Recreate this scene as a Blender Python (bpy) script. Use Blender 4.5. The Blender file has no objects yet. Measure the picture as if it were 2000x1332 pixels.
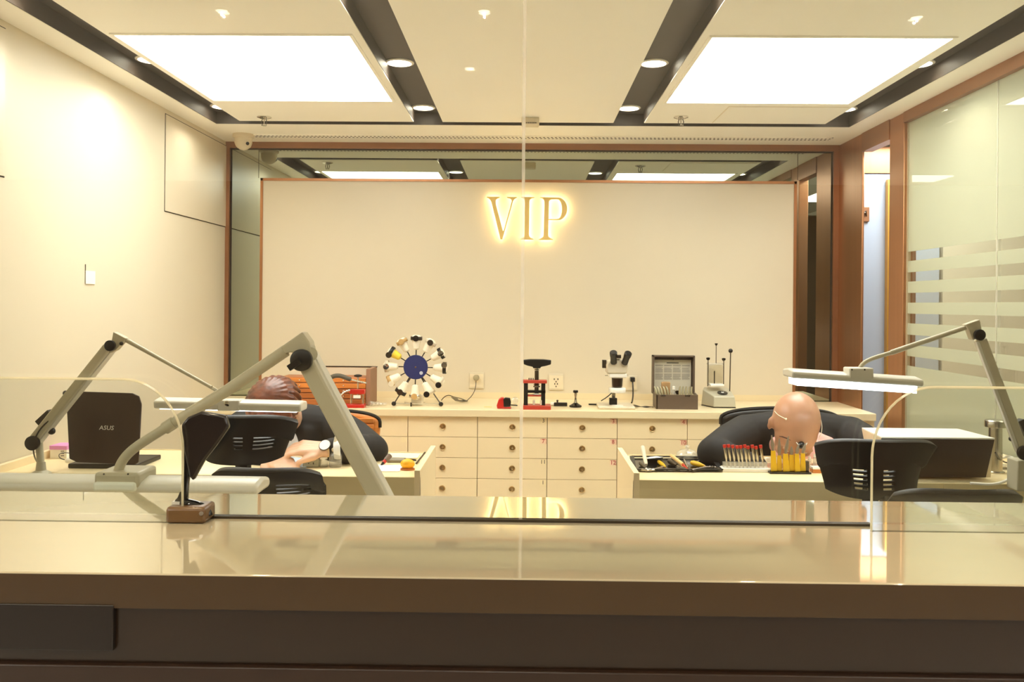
import bpy, bmesh, math, random
from mathutils import Vector, Matrix, Quaternion
random.seed(7)
C = bpy.context.scene.collection
SC = bpy.context.scene
# ------------------------------------------------------------------ camera
F = 1700.0; YAW = 0.0147; ROLL = 0.0085; CAMZ = 1.60; HY = 595.0
fwd = Vector((-math.sin(YAW), math.cos(YAW), 0))
rt0 = fwd.cross(Vector((0, 0, 1))).normalized()
up = (Vector((0, 0, 1)) * math.cos(ROLL) - rt0 * math.sin(ROLL)).normalized()
rt = fwd.cross(up).normalized()
cam_d = bpy.data.cameras.new('camera')
cam_d.sensor_width = 36; cam_d.lens = F * 36 / 2000
cam_d.shift_y = -(666 - HY) / 2000.0
cam_d.clip_start = 0.02
cam = bpy.data.objects.new('camera', cam_d); C.objects.link(cam)
M = Matrix((rt, up, -fwd)).transposed().to_4x4()
M.translation = Vector((0, 0, CAMZ)); cam.matrix_world = M
SC.camera = cam
# ------------------------------------------------------------------ world, exposure
w = bpy.data.worlds.new('world'); SC.world = w; w.use_nodes = True
w.node_tree.nodes['Background'].inputs[0].default_value = (1.0, .82, .6, 1)
w.node_tree.nodes['Background'].inputs[1].default_value = 0.2
SC.view_settings.view_transform = 'Standard'; SC.view_settings.look = 'None'
SC.view_settings.gamma = 1; SC.view_settings.exposure = 1.12
SC.view_settings.use_curve_mapping = False
SC.cycles.max_bounces = 10; SC.cycles.transparent_max_bounces = 24
SC.cycles.diffuse_bounces = 8; SC.cycles.glossy_bounces = 6
SC.cycles.sample_clamp_indirect = 6
PANEL_E = 5.0; DOWN_W = 3.0; DISC_E = 8.0; COUNTER_W = 12.0; SHOP_W = 8.0; LAMP_E = 5.0; HALO_E = 5.0
WARM = (1.0, .94, .83); SHOP_FILL_E = 6.0

# ------------------------------------------------------------------ photo ray helpers
def ray(px, py):
    return (fwd + rt * ((px - 1000) / F) + up * ((HY - py) / F))
O = Vector((0, 0, CAMZ))
def P(px, py, d): r = ray(px, py); return O + r * (d / r.y)
def G(px, py, z): r = ray(px, py); return O + r * ((z - CAMZ) / r.z)
def W(px, py, x): r = ray(px, py); return O + r * (x / r.x)
def X(px, d, py=750): return P(px, py, d).x
def Z(py, d, px=1025): return P(px, py, d).z

# ------------------------------------------------------------------ materials
def lin(c):
    return tuple(((v/255)/12.92 if v/255 <= .04045 else ((v/255+.055)/1.055)**2.4) for v in c)
MC = {}
def mat(name, col, rough=.5, metal=0, spec=.5, em=0, emc=None, noise=0, nscale=8, bump=0, stretch=None, coat=0, trans=0, alpha=1, sss=0):
    if name in MC: return MC[name]
    m = bpy.data.materials.new(name); m.use_nodes = True; MC[name] = m
    nt = m.node_tree; b = nt.nodes['Principled BSDF']
    L = lin(col); b.inputs['Base Color'].default_value = (*L, 1)
    b.inputs['Roughness'].default_value = rough; b.inputs['Metallic'].default_value = metal
    b.inputs['Specular IOR Level'].default_value = spec
    b.inputs['Coat Weight'].default_value = coat; b.inputs['Coat Roughness'].default_value = .03
    b.inputs['Transmission Weight'].default_value = trans
    b.inputs['Alpha'].default_value = alpha
    if sss:
        b.inputs['Subsurface Weight'].default_value = sss
        b.inputs['Subsurface Radius'].default_value = (.012, .005, .003); b.inputs['Subsurface Scale'].default_value = 1
    if em:
        b.inputs['Emission Color'].default_value = (*(emc or L), 1); b.inputs['Emission Strength'].default_value = em
    if noise or bump:
        tc = nt.nodes.new('ShaderNodeTexCoord'); mp = nt.nodes.new('ShaderNodeMapping')
        n = nt.nodes.new('ShaderNodeTexNoise'); n.inputs['Scale'].default_value = nscale; n.inputs['Detail'].default_value = 4
        if stretch: mp.inputs['Scale'].default_value = stretch
        nt.links.new(tc.outputs['Object'], mp.inputs[0]); nt.links.new(mp.outputs[0], n.inputs['Vector'])
        if noise:
            r = nt.nodes.new('ShaderNodeValToRGB')
            r.color_ramp.elements[0].position = .3; r.color_ramp.elements[1].position = .7
            r.color_ramp.elements[0].color = (*[v*(1-noise) for v in L], 1)
            r.color_ramp.elements[1].color = (*[min(1, v*(1+noise)) for v in L], 1)
            nt.links.new(n.outputs['Fac'], r.inputs[0]); nt.links.new(r.outputs[0], b.inputs['Base Color'])
        if bump:
            bp = nt.nodes.new('ShaderNodeBump'); bp.inputs['Strength'].default_value = bump; bp.inputs['Distance'].default_value = .002
            nt.links.new(n.outputs['Fac'], bp.inputs['Height']); nt.links.new(bp.outputs[0], b.inputs['Normal'])
    return m
def clear_glass(name, tint=(.97, .985, .965), refl=.04, body=None, bodyfac=0.0, trl=.35):
    if name in MC: return MC[name]
    m = bpy.data.materials.new(name); m.use_nodes = True; MC[name] = m
    nt = m.node_tree; nt.nodes.clear(); N = nt.nodes.new; K = nt.links.new
    out = N('ShaderNodeOutputMaterial'); mx = N('ShaderNodeMixShader'); t = N('ShaderNodeBsdfTransparent'); g = N('ShaderNodeBsdfGlossy')
    t.inputs[0].default_value = (*tint, 1); g.inputs['Roughness'].default_value = 0.0; g.inputs['Color'].default_value = (1, 1, 1, 1)
    lw = N('ShaderNodeLayerWeight'); lw.inputs['Blend'].default_value = .5
    pw = N('ShaderNodeMath'); pw.operation = 'POWER'; pw.inputs[1].default_value = 5
    ma = N('ShaderNodeMath'); ma.operation = 'MULTIPLY_ADD'; ma.inputs[1].default_value = 1-refl; ma.inputs[2].default_value = refl
    K(lw.outputs['Facing'], pw.inputs[0]); K(pw.outputs[0], ma.inputs[0]); K(ma.outputs[0], mx.inputs[0])
    src = t
    if body:
        d = N('ShaderNodeBsdfDiffuse'); d.inputs[0].default_value = (*lin(body), 1)
        tl = N('ShaderNodeBsdfTranslucent'); tl.inputs[0].default_value = (*lin(body), 1)
        m1 = N('ShaderNodeMixShader'); m1.inputs[0].default_value = trl; K(d.outputs[0], m1.inputs[1]); K(tl.outputs[0], m1.inputs[2])
        m2 = N('ShaderNodeMixShader'); m2.inputs[0].default_value = bodyfac; K(t.outputs[0], m2.inputs[1]); K(m1.outputs[0], m2.inputs[2]); src = m2
    K(src.outputs[0], mx.inputs[1]); K(g.outputs[0], mx.inputs[2]); K(mx.outputs[0], out.inputs[0])
    return m
def mirror_mat(name, tint):
    m = bpy.data.materials.new(name); m.use_nodes = True; MC[name] = m
    b = m.node_tree.nodes['Principled BSDF']; b.inputs['Metallic'].default_value = 1; b.inputs['Roughness'].default_value = 0.0
    b.inputs['Base Color'].default_value = (*tint, 1); return m

m_wall = mat('cream_wall_paint', (220, 209, 184), .55, noise=.015, nscale=2)
m_ceil = mat('cream_ceiling_paint', (254, 251, 242), .6, noise=.01, nscale=2)
m_panel = mat('cream_lacquer_panel', (222, 210, 185), .35, noise=.012, nscale=3)
m_groove = mat('dark_groove_paint', (58, 48, 40), .5, noise=.05, nscale=5)
m_seam = mat('dark_seam', (50, 38, 26), .8)
m_copper = mat('brushed_copper', (174, 122, 84), .36, metal=.8, noise=.06, nscale=30, stretch=(1, 1, .03), bump=.15)
m_copper_d = mat('copper_trim', (160, 114, 82), .38, metal=.7, noise=.05, nscale=20)
m_mirror = mirror_mat('tinted_mirror', (.42, .46, .40))
m_glass = clear_glass('clear_glass')
def surf_pt(ob, px, py, off=.001):
    """point where the photo ray meets an object's surface, lifted by off"""
    org = ORG[ob.name]; dv = ray(px, py).normalized()
    ok, loc, nrm, i = ob.ray_cast(O - org, dv)
    return (loc + org - dv*off) if ok else None
m_joint = clear_glass('silicone_joint', (1, 1, 1), .04, (255, 252, 240), .32, .8)
m_low = clear_glass('low_screen_glass', (.95, .96, .95), .05)
m_edge = clear_glass('polished_glass_edge', (1, 1, 1), .05, (250, 242, 214), .6, .75)
m_frost = clear_glass('frosted_film', (.9, .9, .82), .05, (208, 210, 186), .86)
m_film_clear = clear_glass('partition_glass', (.88, .88, .82), .06)
m_cab = mat('cream_cabinet_laminate', (242, 221, 180), .4, noise=.012, nscale=4)
m_top = mat('cream_worktop', (234, 216, 176), .3, noise=.01, nscale=5)
m_desk = mat('beige_bench_laminate', (226, 206, 160), .4, noise=.03, nscale=6)
m_desktop = mat('cream_bench_top', (244, 224, 180), .3, noise=.01, nscale=6)
m_counter = mat('polished_cream_stone', (190, 178, 148), .035, spec=.7, noise=.05, nscale=2.5, stretch=(.6, 2.5, 1), coat=1)
m_apron = mat('shaded_cream_stone_edge', (70, 52, 31), .25, noise=.06, nscale=4)  # same cream stone as the top; its shade is put into this brown
m_dbrown = mat('dark_brown_gloss', (38, 24, 11), .28, noise=.12, nscale=2, coat=.15)
m_floor = mat('beige_floor_tile', (246, 242, 232), .3, noise=.05, nscale=3)
m_shop = mat('shop_wall', (122, 100, 78), .5, noise=.08, nscale=2)
m_black = mat('black_plastic', (16, 15, 14), .38, noise=.1, nscale=40)
m_blackg = mat('black_gloss', (14, 13, 13), .12)
m_chair = mat('black_chair_plastic', (17, 15, 14), .42, noise=.12, nscale=25)
m_leather = mat('black_leather', (26, 23, 21), .38, noise=.12, nscale=30, bump=.3)
m_steel = mat('steel', (190, 184, 172), .25, metal=1, noise=.04, nscale=30)
m_chrome = mat('chrome', (225, 222, 215), .08, metal=1)
m_filest = mat('file_steel', (150, 136, 118), .45, metal=.5)
m_dsteel = mat('dark_steel', (96, 88, 78), .35, metal=1)
m_lamp = mat('lamp_grey_paint', (192, 184, 160), .38, noise=.02, nscale=10)
m_lampw = mat('lamp_white_plastic', (220, 216, 204), .35)
m_white = mat('white_plastic', (246, 242, 232), .4)
m_paper = mat('white_paper', (250, 248, 240), .8)
m_red = mat('red_enamel', (196, 40, 30), .35)
m_redo = mat('brick_red_enamel', (190, 66, 48), .4)
m_yellow = mat('mustard_plastic', (222, 176, 20), .4)
m_orange = mat('orange_rubber', (250, 184, 30), .5)
m_blue = mat('navy_disc', (40, 50, 104), .35)
m_jacket = mat('charcoal_suit_cloth', (27, 25, 24), .8, noise=.1, nscale=60, bump=.15)
m_trous = mat('dark_trousers', (34, 32, 32), .85)
m_skin = mat('skin', (194, 146, 116), .34, noise=.03, nscale=14, sss=.15)
m_skinh = mat('pale_skin', (216, 172, 142), .45, noise=.03, nscale=14, sss=.15)
m_hair = mat('auburn_hair', (104, 50, 24), .38, noise=.45, nscale=40, stretch=(1, 1, 1), bump=.6)
m_pink = mat('pink_shirt', (240, 186, 176), .75, noise=.03, nscale=20)
m_shirt = mat('white_shirt', (236, 236, 238), .75)
m_wood = mat('red_brown_wood', (168, 96, 44), .35, noise=.2, nscale=9, stretch=(.4, 4, 9))
m_woodo = mat('orange_wood', (214, 132, 62), .35, noise=.18, nscale=9, stretch=(.5, 2, 12))
m_brass = mat('brass_wood_block', (104, 76, 44), .35, noise=.1, nscale=8, stretch=(1, 1, 6))
m_gold = mat('brushed_gold', (228, 194, 118), .5, metal=0, noise=.05, nscale=20)
m_lapt = mat('laptop_lid_brown', (44, 30, 22), .3, noise=.05, nscale=12)
m_bluegl = mat('blue_grey_door_glass', (176, 186, 200), .3, noise=.02, nscale=2)
m_clearpl = clear_glass('clear_plastic', (.9, .9, .88), .08, (250, 246, 235), .25)

# ------------------------------------------------------------------ mesh builder
ORG = {}
def tag(o, label=None, cat=None, group=None, kind=None):
    if label: o['label'] = label
    if cat: o['category'] = cat
    if group: o['group'] = group
    if kind: o['kind'] = kind
    return o
def thing(name, label, cat, loc, group=None, kind=None):
    o = bpy.data.objects.new(name, None); C.objects.link(o); o.location = loc; o.empty_display_size = .05
    ORG[o.name] = Vector(loc); return tag(o, label, cat, group, kind)
def frame(z, x=None):
    z = Vector(z).normalized()
    a = Vector(x) if x is not None else (Vector((1, 0, 0)) if abs(z.x) < .9 else Vector((0, 1, 0)))
    xx = (a - z * a.dot(z)).normalized(); return xx, z.cross(xx), z
class MB:
    def __init__(s): s.v = []; s.f = []; s.xf = None
    def add(s, vs, fs):
        k = len(s.v)
        s.v += [(s.xf @ Vector(v)) if s.xf else Vector(v) for v in vs]; s.f += [[i + k for i in f] for f in fs]; return s
    def box(s, a, b):
        x0, y0, z0 = a; x1, y1, z1 = b
        vs = [(x0,y0,z0),(x1,y0,z0),(x1,y1,z0),(x0,y1,z0),(x0,y0,z1),(x1,y0,z1),(x1,y1,z1),(x0,y1,z1)]
        return s.add(vs, [(0,3,2,1),(4,5,6,7),(0,1,5,4),(1,2,6,5),(2,3,7,6),(3,0,4,7)])
    def cbox(s, c, d): c = Vector(c); h = Vector(d)/2; return s.box(c-h, c+h)
    def bar(s, p0, p1, w, h, up_=None, w1=None, h1=None):
        p0, p1 = Vector(p0), Vector(p1); x, y, z = frame(p1-p0, up_); vs = []
        for p, ww, hh in ((p0, w, h), (p1, w1 or w, h1 or h)):
            vs += [p+x*(sx*ww/2)+y*(sy*hh/2) for sx, sy in ((-1,-1),(1,-1),(1,1),(-1,1))]
        return s.add(vs, [(0,3,2,1),(4,5,6,7),(0,1,5,4),(1,2,6,5),(2,3,7,6),(3,0,4,7)])
    def cyl(s, p0, p1, r0, r1=None, n=16):
        r1 = r0 if r1 is None else r1; p0, p1 = Vector(p0), Vector(p1); x, y, z = frame(p1-p0)
        vs = []
        for p, r in ((p0, r0), (p1, r1)):
            vs += [p + (x*math.cos(2*math.pi*i/n)+y*math.sin(2*math.pi*i/n))*r for i in range(n)]
        fs = [(i, (i+1) % n, n+(i+1) % n, n+i) for i in range(n)] + [list(range(n-1, -1, -1)), list(range(n, 2*n))]
        return s.add(vs, fs)
    def lathe(s, prof, c=(0,0,0), ax=(0,0,1), n=24):
        c = Vector(c); x, y, z = frame(ax); vs = []; fs = []
        for r, h in prof: vs += [c + z*h + (x*math.cos(2*math.pi*i/n)+y*math.sin(2*math.pi*i/n))*max(r, 1e-5) for i in range(n)]
        for k in range(len(prof)-1):
            fs += [(k*n+i, k*n+(i+1) % n, (k+1)*n+(i+1) % n, (k+1)*n+i) for i in range(n)]
        fs += [list(range(n-1, -1, -1)), list(range((len(prof)-1)*n, len(prof)*n))]
        return s.add(vs, fs)
    def tube(s, pts, r, n=8):
        pts = [Vector(p) for p in pts]; rs = r if isinstance(r, (list, tuple)) else [r]*len(pts); vs = []; fs = []
        x, y, z = frame(pts[1]-pts[0])
        for k, p in enumerate(pts):
            t = (pts[min(k+1, len(pts)-1)] - pts[max(k-1, 0)]).normalized()
            x = (x - t*x.dot(t)).normalized(); y = t.cross(x)
            vs += [p + (x*math.cos(2*math.pi*i/n)+y*math.sin(2*math.pi*i/n))*rs[k] for i in range(n)]
        for k in range(len(pts)-1):
            fs += [(k*n+i, k*n+(i+1) % n, (k+1)*n+(i+1) % n, (k+1)*n+i) for i in range(n)]
        fs += [list(range(n-1, -1, -1)), list(range((len(pts)-1)*n, len(pts)*n))]
        return s.add(vs, fs)
    def ball(s, c, r, n=16, m=10, R=None):
        r = r if isinstance(r, (list, tuple)) else (r, r, r); c = Vector(c); vs = []; fs = []
        R = R or Matrix.Identity(3)
        for j in range(m+1):
            a = math.pi*j/m
            for i in range(n):
                b = 2*math.pi*i/n
                vs.append(c + R @ Vector((r[0]*math.sin(a)*math.cos(b), r[1]*math.sin(a)*math.sin(b), r[2]*math.cos(a))))
        for j in range(m):
            fs += [(j*n+i, (j+1)*n+i, (j+1)*n+(i+1) % n, j*n+(i+1) % n) for i in range(n)]
        return s.add(vs, fs)
    def prism(s, pts, vec):
        n = len(pts); vec = Vector(vec); pts = [Vector(p) for p in pts]
        nrm = sum(((pts[i]-pts[0]).cross(pts[(i+1) % n]-pts[0]) for i in range(1, n)), Vector())
        if nrm.dot(vec) > 0: pts = pts[::-1]
        vs = pts + [p + vec for p in pts]
        return s.add(vs, [list(range(n)), list(range(2*n-1, n-1, -1))] + [(i, n+i, n+(i+1) % n, (i+1) % n) for i in range(n)])
    def build(s, name, m, parent=None, bevel=0, smooth=True, label=None, loc=None, seg=2, kind=None, solid=0, weld=False):
        if parent is not None: org = ORG[parent.name]
        else:
            if loc is None:
                xs = [v.x for v in s.v]; ys = [v.y for v in s.v]; zs = [v.z for v in s.v]
                loc = Vector(((min(xs)+max(xs))/2, (min(ys)+max(ys))/2, min(zs)))
            org = Vector(loc)
        me = bpy.data.meshes.new(name); me.from_pydata([v-org for v in s.v], [], s.f)
        if weld:
            bm = bmesh.new(); bm.from_mesh(me); bmesh.ops.remove_doubles(bm, verts=bm.verts, dist=1e-5); bmesh.ops.recalc_face_normals(bm, faces=bm.faces); bm.to_mesh(me); bm.free()
        me.materials.append(m)
        if smooth:
            me.polygons.foreach_set('use_smooth', [True]*len(me.polygons)); me.set_sharp_from_angle(angle=math.radians(38))
        o = bpy.data.objects.new(name, me); C.objects.link(o)
        if parent is not None: o.parent = parent
        else: o.location = org
        ORG[o.name] = org.copy()
        if solid:
            q = o.modifiers.new('solid', 'SOLIDIFY'); q.thickness = solid; q.offset = 0
        if bevel:
            q = o.modifiers.new('bevel', 'BEVEL'); q.width = bevel; q.segments = seg; q.limit_method = 'ANGLE'; q.angle_limit = math.radians(40)
        if label: o['label'] = label
        if kind: o['kind'] = kind
        return o
def struct(name, mb, m, parent=None, bevel=0, label=None):
    return mb.build(name, m, parent, bevel, label=label, kind='structure')
def text_mb(txt, org, xdir, ydir, h, depth=.0006):
    """lettering: text outline turned to mesh, laid on the plane org + xdir, ydir"""
    c = bpy.data.curves.new('t', 'FONT'); c.body = txt; c.size = 1; c.align_x = 'CENTER'; c.align_y = 'CENTER'; c.resolution_u = 2
    o = bpy.data.objects.new('t', c); C.objects.link(o); me = bpy.data.meshes.new_from_object(o)
    mb = MB(); org = Vector(org); xdir = Vector(xdir); ydir = Vector(ydir); n = xdir.cross(ydir)*depth
    mb.add([org + xdir*(v.co.x*h) + ydir*(v.co.y*h) + n for v in me.vertices], [list(p.vertices) for p in me.polygons])
    bpy.data.objects.remove(o); bpy.data.curves.remove(c); bpy.data.meshes.remove(me); return mb
def outline(loops, to3, thick):
    """filled 2-D outline with holes -> MB slab; to3 maps (x,y)->Vector"""
    c = bpy.data.curves.new('c', 'CURVE'); c.dimensions = '2D'; c.fill_mode = 'BOTH'
    for lp in loops:
        sp = c.splines.new('POLY'); sp.points.add(len(lp)-1); sp.use_cyclic_u = True
        for q, (x, y) in zip(sp.points, lp): q.co = (x, y, 0, 1)
    c.extrude = .5
    o = bpy.data.objects.new('c', c); C.objects.link(o); me = bpy.data.meshes.new_from_object(o)
    mb = MB(); thick = Vector(thick)
    mb.add([to3(v.co.x, v.co.y) + thick*(v.co.z) for v in me.vertices], [list(p.vertices) for p in me.polygons])
    bpy.data.objects.remove(o); bpy.data.curves.remove(c); bpy.data.meshes.remove(me); return mb
def blend(name, mb, m, parent, voxel=.008, smooth=3, label=None, fac=.5):
    """fuse overlapping closed shapes into one continuous surface"""
    me = bpy.data.meshes.new('b'); me.from_pydata(s_ := [tuple(v) for v in mb.v], [], mb.f)
    o = bpy.data.objects.new('b', me); C.objects.link(o)
    r = o.modifiers.new('r', 'REMESH'); r.mode = 'VOXEL'; r.voxel_size = voxel
    q = o.modifiers.new('s', 'SMOOTH'); q.factor = fac; q.iterations = smooth
    dg = bpy.context.evaluated_depsgraph_get(); dg.update()
    nm = bpy.data.meshes.new_from_object(o.evaluated_get(dg)); bpy.data.objects.remove(o)
    org = ORG[parent.name] if parent is not None else Vector((0, 0, 0))
    nm.transform(Matrix.Translation(-org)); nm.name = name; nm.materials.clear(); nm.materials.append(m)
    nm.polygons.foreach_set('use_smooth', [True]*len(nm.polygons))
    ob = bpy.data.objects.new(name, nm); C.objects.link(ob)
    if parent is not None: ob.parent = parent
    ORG[ob.name] = org.copy()
    if label: ob['label'] = label
    return ob
def limb(mb, pts, rs, n=14):
    """chain of tapered segments with round joints"""
    for i, p in enumerate(pts):
        mb.ball(p, rs[i], n, 8)
        if i: mb.cyl(pts[i-1], p, rs[i-1], rs[i], n)
def bez(pts, n=16):
    pts = [Vector(p) for p in pts]; out = []
    for i in range(n+1):
        t = i/n; q = pts[:]
        while len(q) > 1: q = [q[k].lerp(q[k+1], t) for k in range(len(q)-1)]
        out.append(q[0])
    return out
# ================================================================== room
XL, XR, D, ZC, ZG = -1.668, 1.722, 4.84, 2.492, 2.552
FZ = .12           # floor level
YF = 1.238         # plane of the tall glass
CZ = 1.292         # service counter top
struct('floor', MB().box((-4, -4, -.1), (4.2, 6.2, FZ)), m_floor)
struct('wall_back', MB().box((XL-.1, D+.01, 0), (2.6, D+.11, 2.7)), m_wall)
wl = struct('wall_left', MB().box((XL-.1, 1.0, 0), (XL, D+.01, 2.7)), m_wall)
def wall_panel(parent, p_list, thick=.004, gap=.004):
    ys = [p.y for p in p_list]; zs = [p.z for p in p_list]; y0, y1, z0, z1 = min(ys), max(ys), min(zs), max(zs)
    MB().box((XL-.001, y0-gap, z0-gap), (XL+.0012, y1+gap, z1+gap)).build('panel_joint', m_seam, parent)
    MB().box((XL, y0, z0), (XL+thick, y1, z1)).build('access_panel', m_panel, parent, bevel=.0008)
zt = Z(226, 4.03, 323)
a0, a1 = W(323, 223, XL), W(323, 412, XL)
wall_panel(wl, [Vector((XL, a0.y, a0.z)), Vector((XL, D-.03, a1.z))])
b0, b1 = W(9, 57, XL), W(9, 345, XL)
wall_panel(wl, [Vector((XL, b0.y, b0.z)), Vector((XL, 1.9, b1.z))])
# ceiling: perimeter, dark channels, three rafts
LO, LI, C1, C2, C3, C4, RI, RO = -1.552, -1.41, -.552, -.410, .425, .575, 1.455, 1.600
YB0, YB1, YN = 4.26, 4.335, 1.30
mb = MB()
mb.box((XL-.1, 1.2, ZC), (LO, D+.1, ZC+.16)); mb.box((RO, 1.2, ZC), (2.7, D+.1, ZC+.16)); mb.box((LO, YB1, ZC), (RO, D+.1, ZC+.16))
mb.box((LO, 1.2, ZC), (RO, YN, ZC+.16)); mb.box((-4, -4, ZC), (4.2, 1.2, ZC+.16))
ceil = struct('ceiling', mb, m_ceil)
mb = MB(); mb.box((LO, YN, ZG), (RO, YB1, ZG+.05))
mb.box((LO, YN, ZC+.001), (LO+.003, YB1, ZG)); mb.box((RO-.003, YN, ZC+.001), (RO, YB1, ZG)); mb.box((LO, YB1-.003, ZC+.001), (RO, YB1, ZG))
mb.build('light_channel', m_groove, ceil, label='dark recessed channel')
for x0, x1 in ((LI, C1), (C2, C3), (C4, RI)):
    MB().box((x0, YN, ZC), (x1, YB0, ZG)).build('ceiling_raft', m_ceil, ceil)
    e = .0015
    g = MB(); g.box((x0-e, YN, ZC+.004), (x0, YB0, ZG)); g.box((x1, YN, ZC+.004), (x1+e, YB0, ZG)); g.box((x0, YB0, ZC+.004), (x1, YB0+e, ZG))
    g.build('raft_edge', m_groove, ceil)
# access hatch in the right raft
h0, h1 = G(1425, 206, ZC), G(1390, 238, ZC)
mb = MB().box((h0.x, h1.y-.33, ZC-.0012), (RI-.02, YB0-.02, ZC+.001)); mb.build('hatch_joint', m_panel, ceil)
MB().box((h0.x+.004, h1.y-.326, ZC-.003), (RI-.024, YB0-.024, ZC+.001)).build('ceiling_hatch', m_ceil, ceil)
# luminous ceiling panels
def light_panel(x0, x1, y0, y1, label):
    t = thing('ceiling_light_panel', label, 'ceiling light', ((x0+x1)/2, (y0+y1)/2, ZC-.004), 'square light panels in the ceiling')
    f = MB(); b = .012
    for a, c in (((x0-b, y0-b), (x1+b, y0)), ((x0-b, y1), (x1+b, y1+b)), ((x0-b, y0), (x0, y1)), ((x1, y0), (x1+b, y1))):
        f.box((a[0], a[1], ZC-.005), (c[0], c[1], ZC+.01))
    f.build('frame', m_ceil, t)
    m = mat('panel_glow', (255, 250, 240), .5, em=PANEL_E, emc=(1, 1, .98))
    MB().box((x0, y0, ZC-.003), (x1, y1, ZC-.001)).build('diffuser', m, t)
light_panel(-1.378, -.590, 2.885, 3.815, 'large glowing white light panel in the left ceiling raft')
light_panel(.612, 1.402, 2.885, 3.815, 'large glowing white light panel in the right ceiling raft')
m_disc = mat('downlight_glow', (255, 250, 236), .5, em=DISC_E, emc=(1, .9, .72))
def downlight(p, label, group, power, r=.046, spot=75, z=ZG, col=WARM):
    t = thing('downlight', label, 'downlight', (p[0], p[1], z-.004), group)
    c = (p[0], p[1], z)
    MB().lathe([(r+.012, 0), (r+.012, -.004), (r+.002, -.007), (r, -.002), (r, 0)], c, n=28).build('trim_ring', m_white, t)
    MB().lathe([(r, -.001), (r, -.004), (r*.6, -.005)], c, n=24).build('lamp_glass', m_disc, t)
    if power:
        l = bpy.data.lights.new('spot', 'SPOT'); l.energy = power; l.color = col; l.spot_size = math.radians(spot*2); l.spot_blend = .7; l.shadow_soft_size = r*.7 if r > .02 else .003
        o = bpy.data.objects.new('downlight_bulb', l); C.objects.link(o); o.location = (0, 0, -.012); o.parent = t
    return t
GD = 'downlights in the dark ceiling channels'
for px, py, s in ((262, 115, 'left wall channel, nearer one beside the left panel'), (405, 207, 'left wall channel, farther one at the panel corner'),
                  (780, 121, 'inner left channel, nearer one'), (827, 209, 'inner left channel, farther one'),
                  (1277, 122, 'inner right channel, nearer one'), (1228, 210, 'inner right channel, farther one'),
                  (1805, 123, 'right wall channel, nearer one'), (1658, 212, 'right wall channel, farther one')):
    p = G(px, py, ZG)
    if px < 600: p.x = (LO+LI)/2+.005
    if px > 1500: p.x = (RO+RI)/2-.005
    downlight(p, 'round downlight in the ' + s, GD, DOWN_W)
for x, nm in (((LO+LI)/2, 'left wall'), ((C1+C2)/2, 'inner left'), ((C3+C4)/2, 'inner right'), ((RO+RI)/2, 'right wall')):
    downlight((x, 2.6), 'round downlight in the %s dark channel, out of frame above' % nm, 'downlights nearer than the picture shows', DOWN_W)
for x in (-.66, .64):
    downlight((x, 1.02), 'small round downlight over the %s end of the service counter' % ('left' if x < 0 else 'right'), 'downlights over the counter ends', COUNTER_W, r=.03, spot=24, z=ZC, col=(1, .8, .5))
for px, py in ((435, 20), (946, 21), (1788, 33), (918, 132)):
    r = ray(px, py); q = O + r*((ZC-CAMZ)/r.z); y = 2*YF - q.y; y = 2*YF - q.y
    downlight((q.x, y), 'round shop downlight behind the viewer, mirrored %s in the tall glass' % {435: 'at the upper left', 946: 'at the top middle', 1788: 'at the upper right', 918: 'below the top middle one'}[px], 'shop downlights behind the counter', SHOP_W if px != 918 else 0, r=.018, spot=82, z=ZC)
# ceiling fittings
def sprinkler(px, py, label):
    p = G(px, py-4, ZC); t = thing('ceiling_sprinkler', label, 'sprinkler', (p.x, p.y, ZC), 'ceiling sprinklers')
    MB().lathe([(.034, 0), (.034, -.004), (.02, -.009), (.008, -.012)], (p.x, p.y, ZC)).build('rosette', m_chrome, t)
    f = MB(); f.tube([(p.x-.008, p.y, ZC-.01), (p.x-.013, p.y, ZC-.025), (p.x-.008, p.y, ZC-.04)], .0022, 6)
    f.tube([(p.x+.008, p.y, ZC-.01), (p.x+.013, p.y, ZC-.025), (p.x+.008, p.y, ZC-.04)], .0022, 6)
    f.build('yoke', m_dsteel, t); MB().cyl((p.x, p.y, ZC-.01), (p.x, p.y, ZC-.04), .003).build('bulb', m_steel, t)
    MB().cyl((p.x, p.y, ZC-.040), (p.x, p.y, ZC-.043), .013).build('deflector', m_chrome, t)
sprinkler(516, 232, 'small chrome sprinkler head on the left ceiling raft'); sprinkler(1330, 232, 'small chrome sprinkler head on the right ceiling raft')
p = G(1036, 232, ZC)
t = thing('smoke_detector', 'cream square detector box on the middle ceiling raft', 'detector', (p.x, p.y, ZC))
MB().box((p.x-.042, p.y-.04, ZC-.034), (p.x+.042, p.y+.04, ZC)).build('housing', m_panel, t, bevel=.005)
g = MB(); [g.box((p.x-.022+k*.009, p.y-.042, ZC-.030), (p.x-.017+k*.009, p.y-.039, ZC-.025)) for k in range(6)]; g.build('vent', m_seam, t)
p = Vector((X(478, 4.62, 260), 4.60, ZC))
t = thing('dome_camera', 'cream dome security camera in the back left ceiling corner', 'camera', p)
MB().lathe([(.056, 0), (.056, -.016), (.048, -.022)], p).build('mount', m_panel, t)
MB().lathe([(.046, -.02), (.046, -.045), (.038, -.066), (.02, -.080), (.001, -.085)], p).build('dome', m_panel, t)
MB().lathe([(.009, 0), (.009, .008), (.006, .010)], p+Vector((.028, -.026, -.052)), ax=(.6, -.7, -.3)).build('lens', m_blackg, t)
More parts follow.
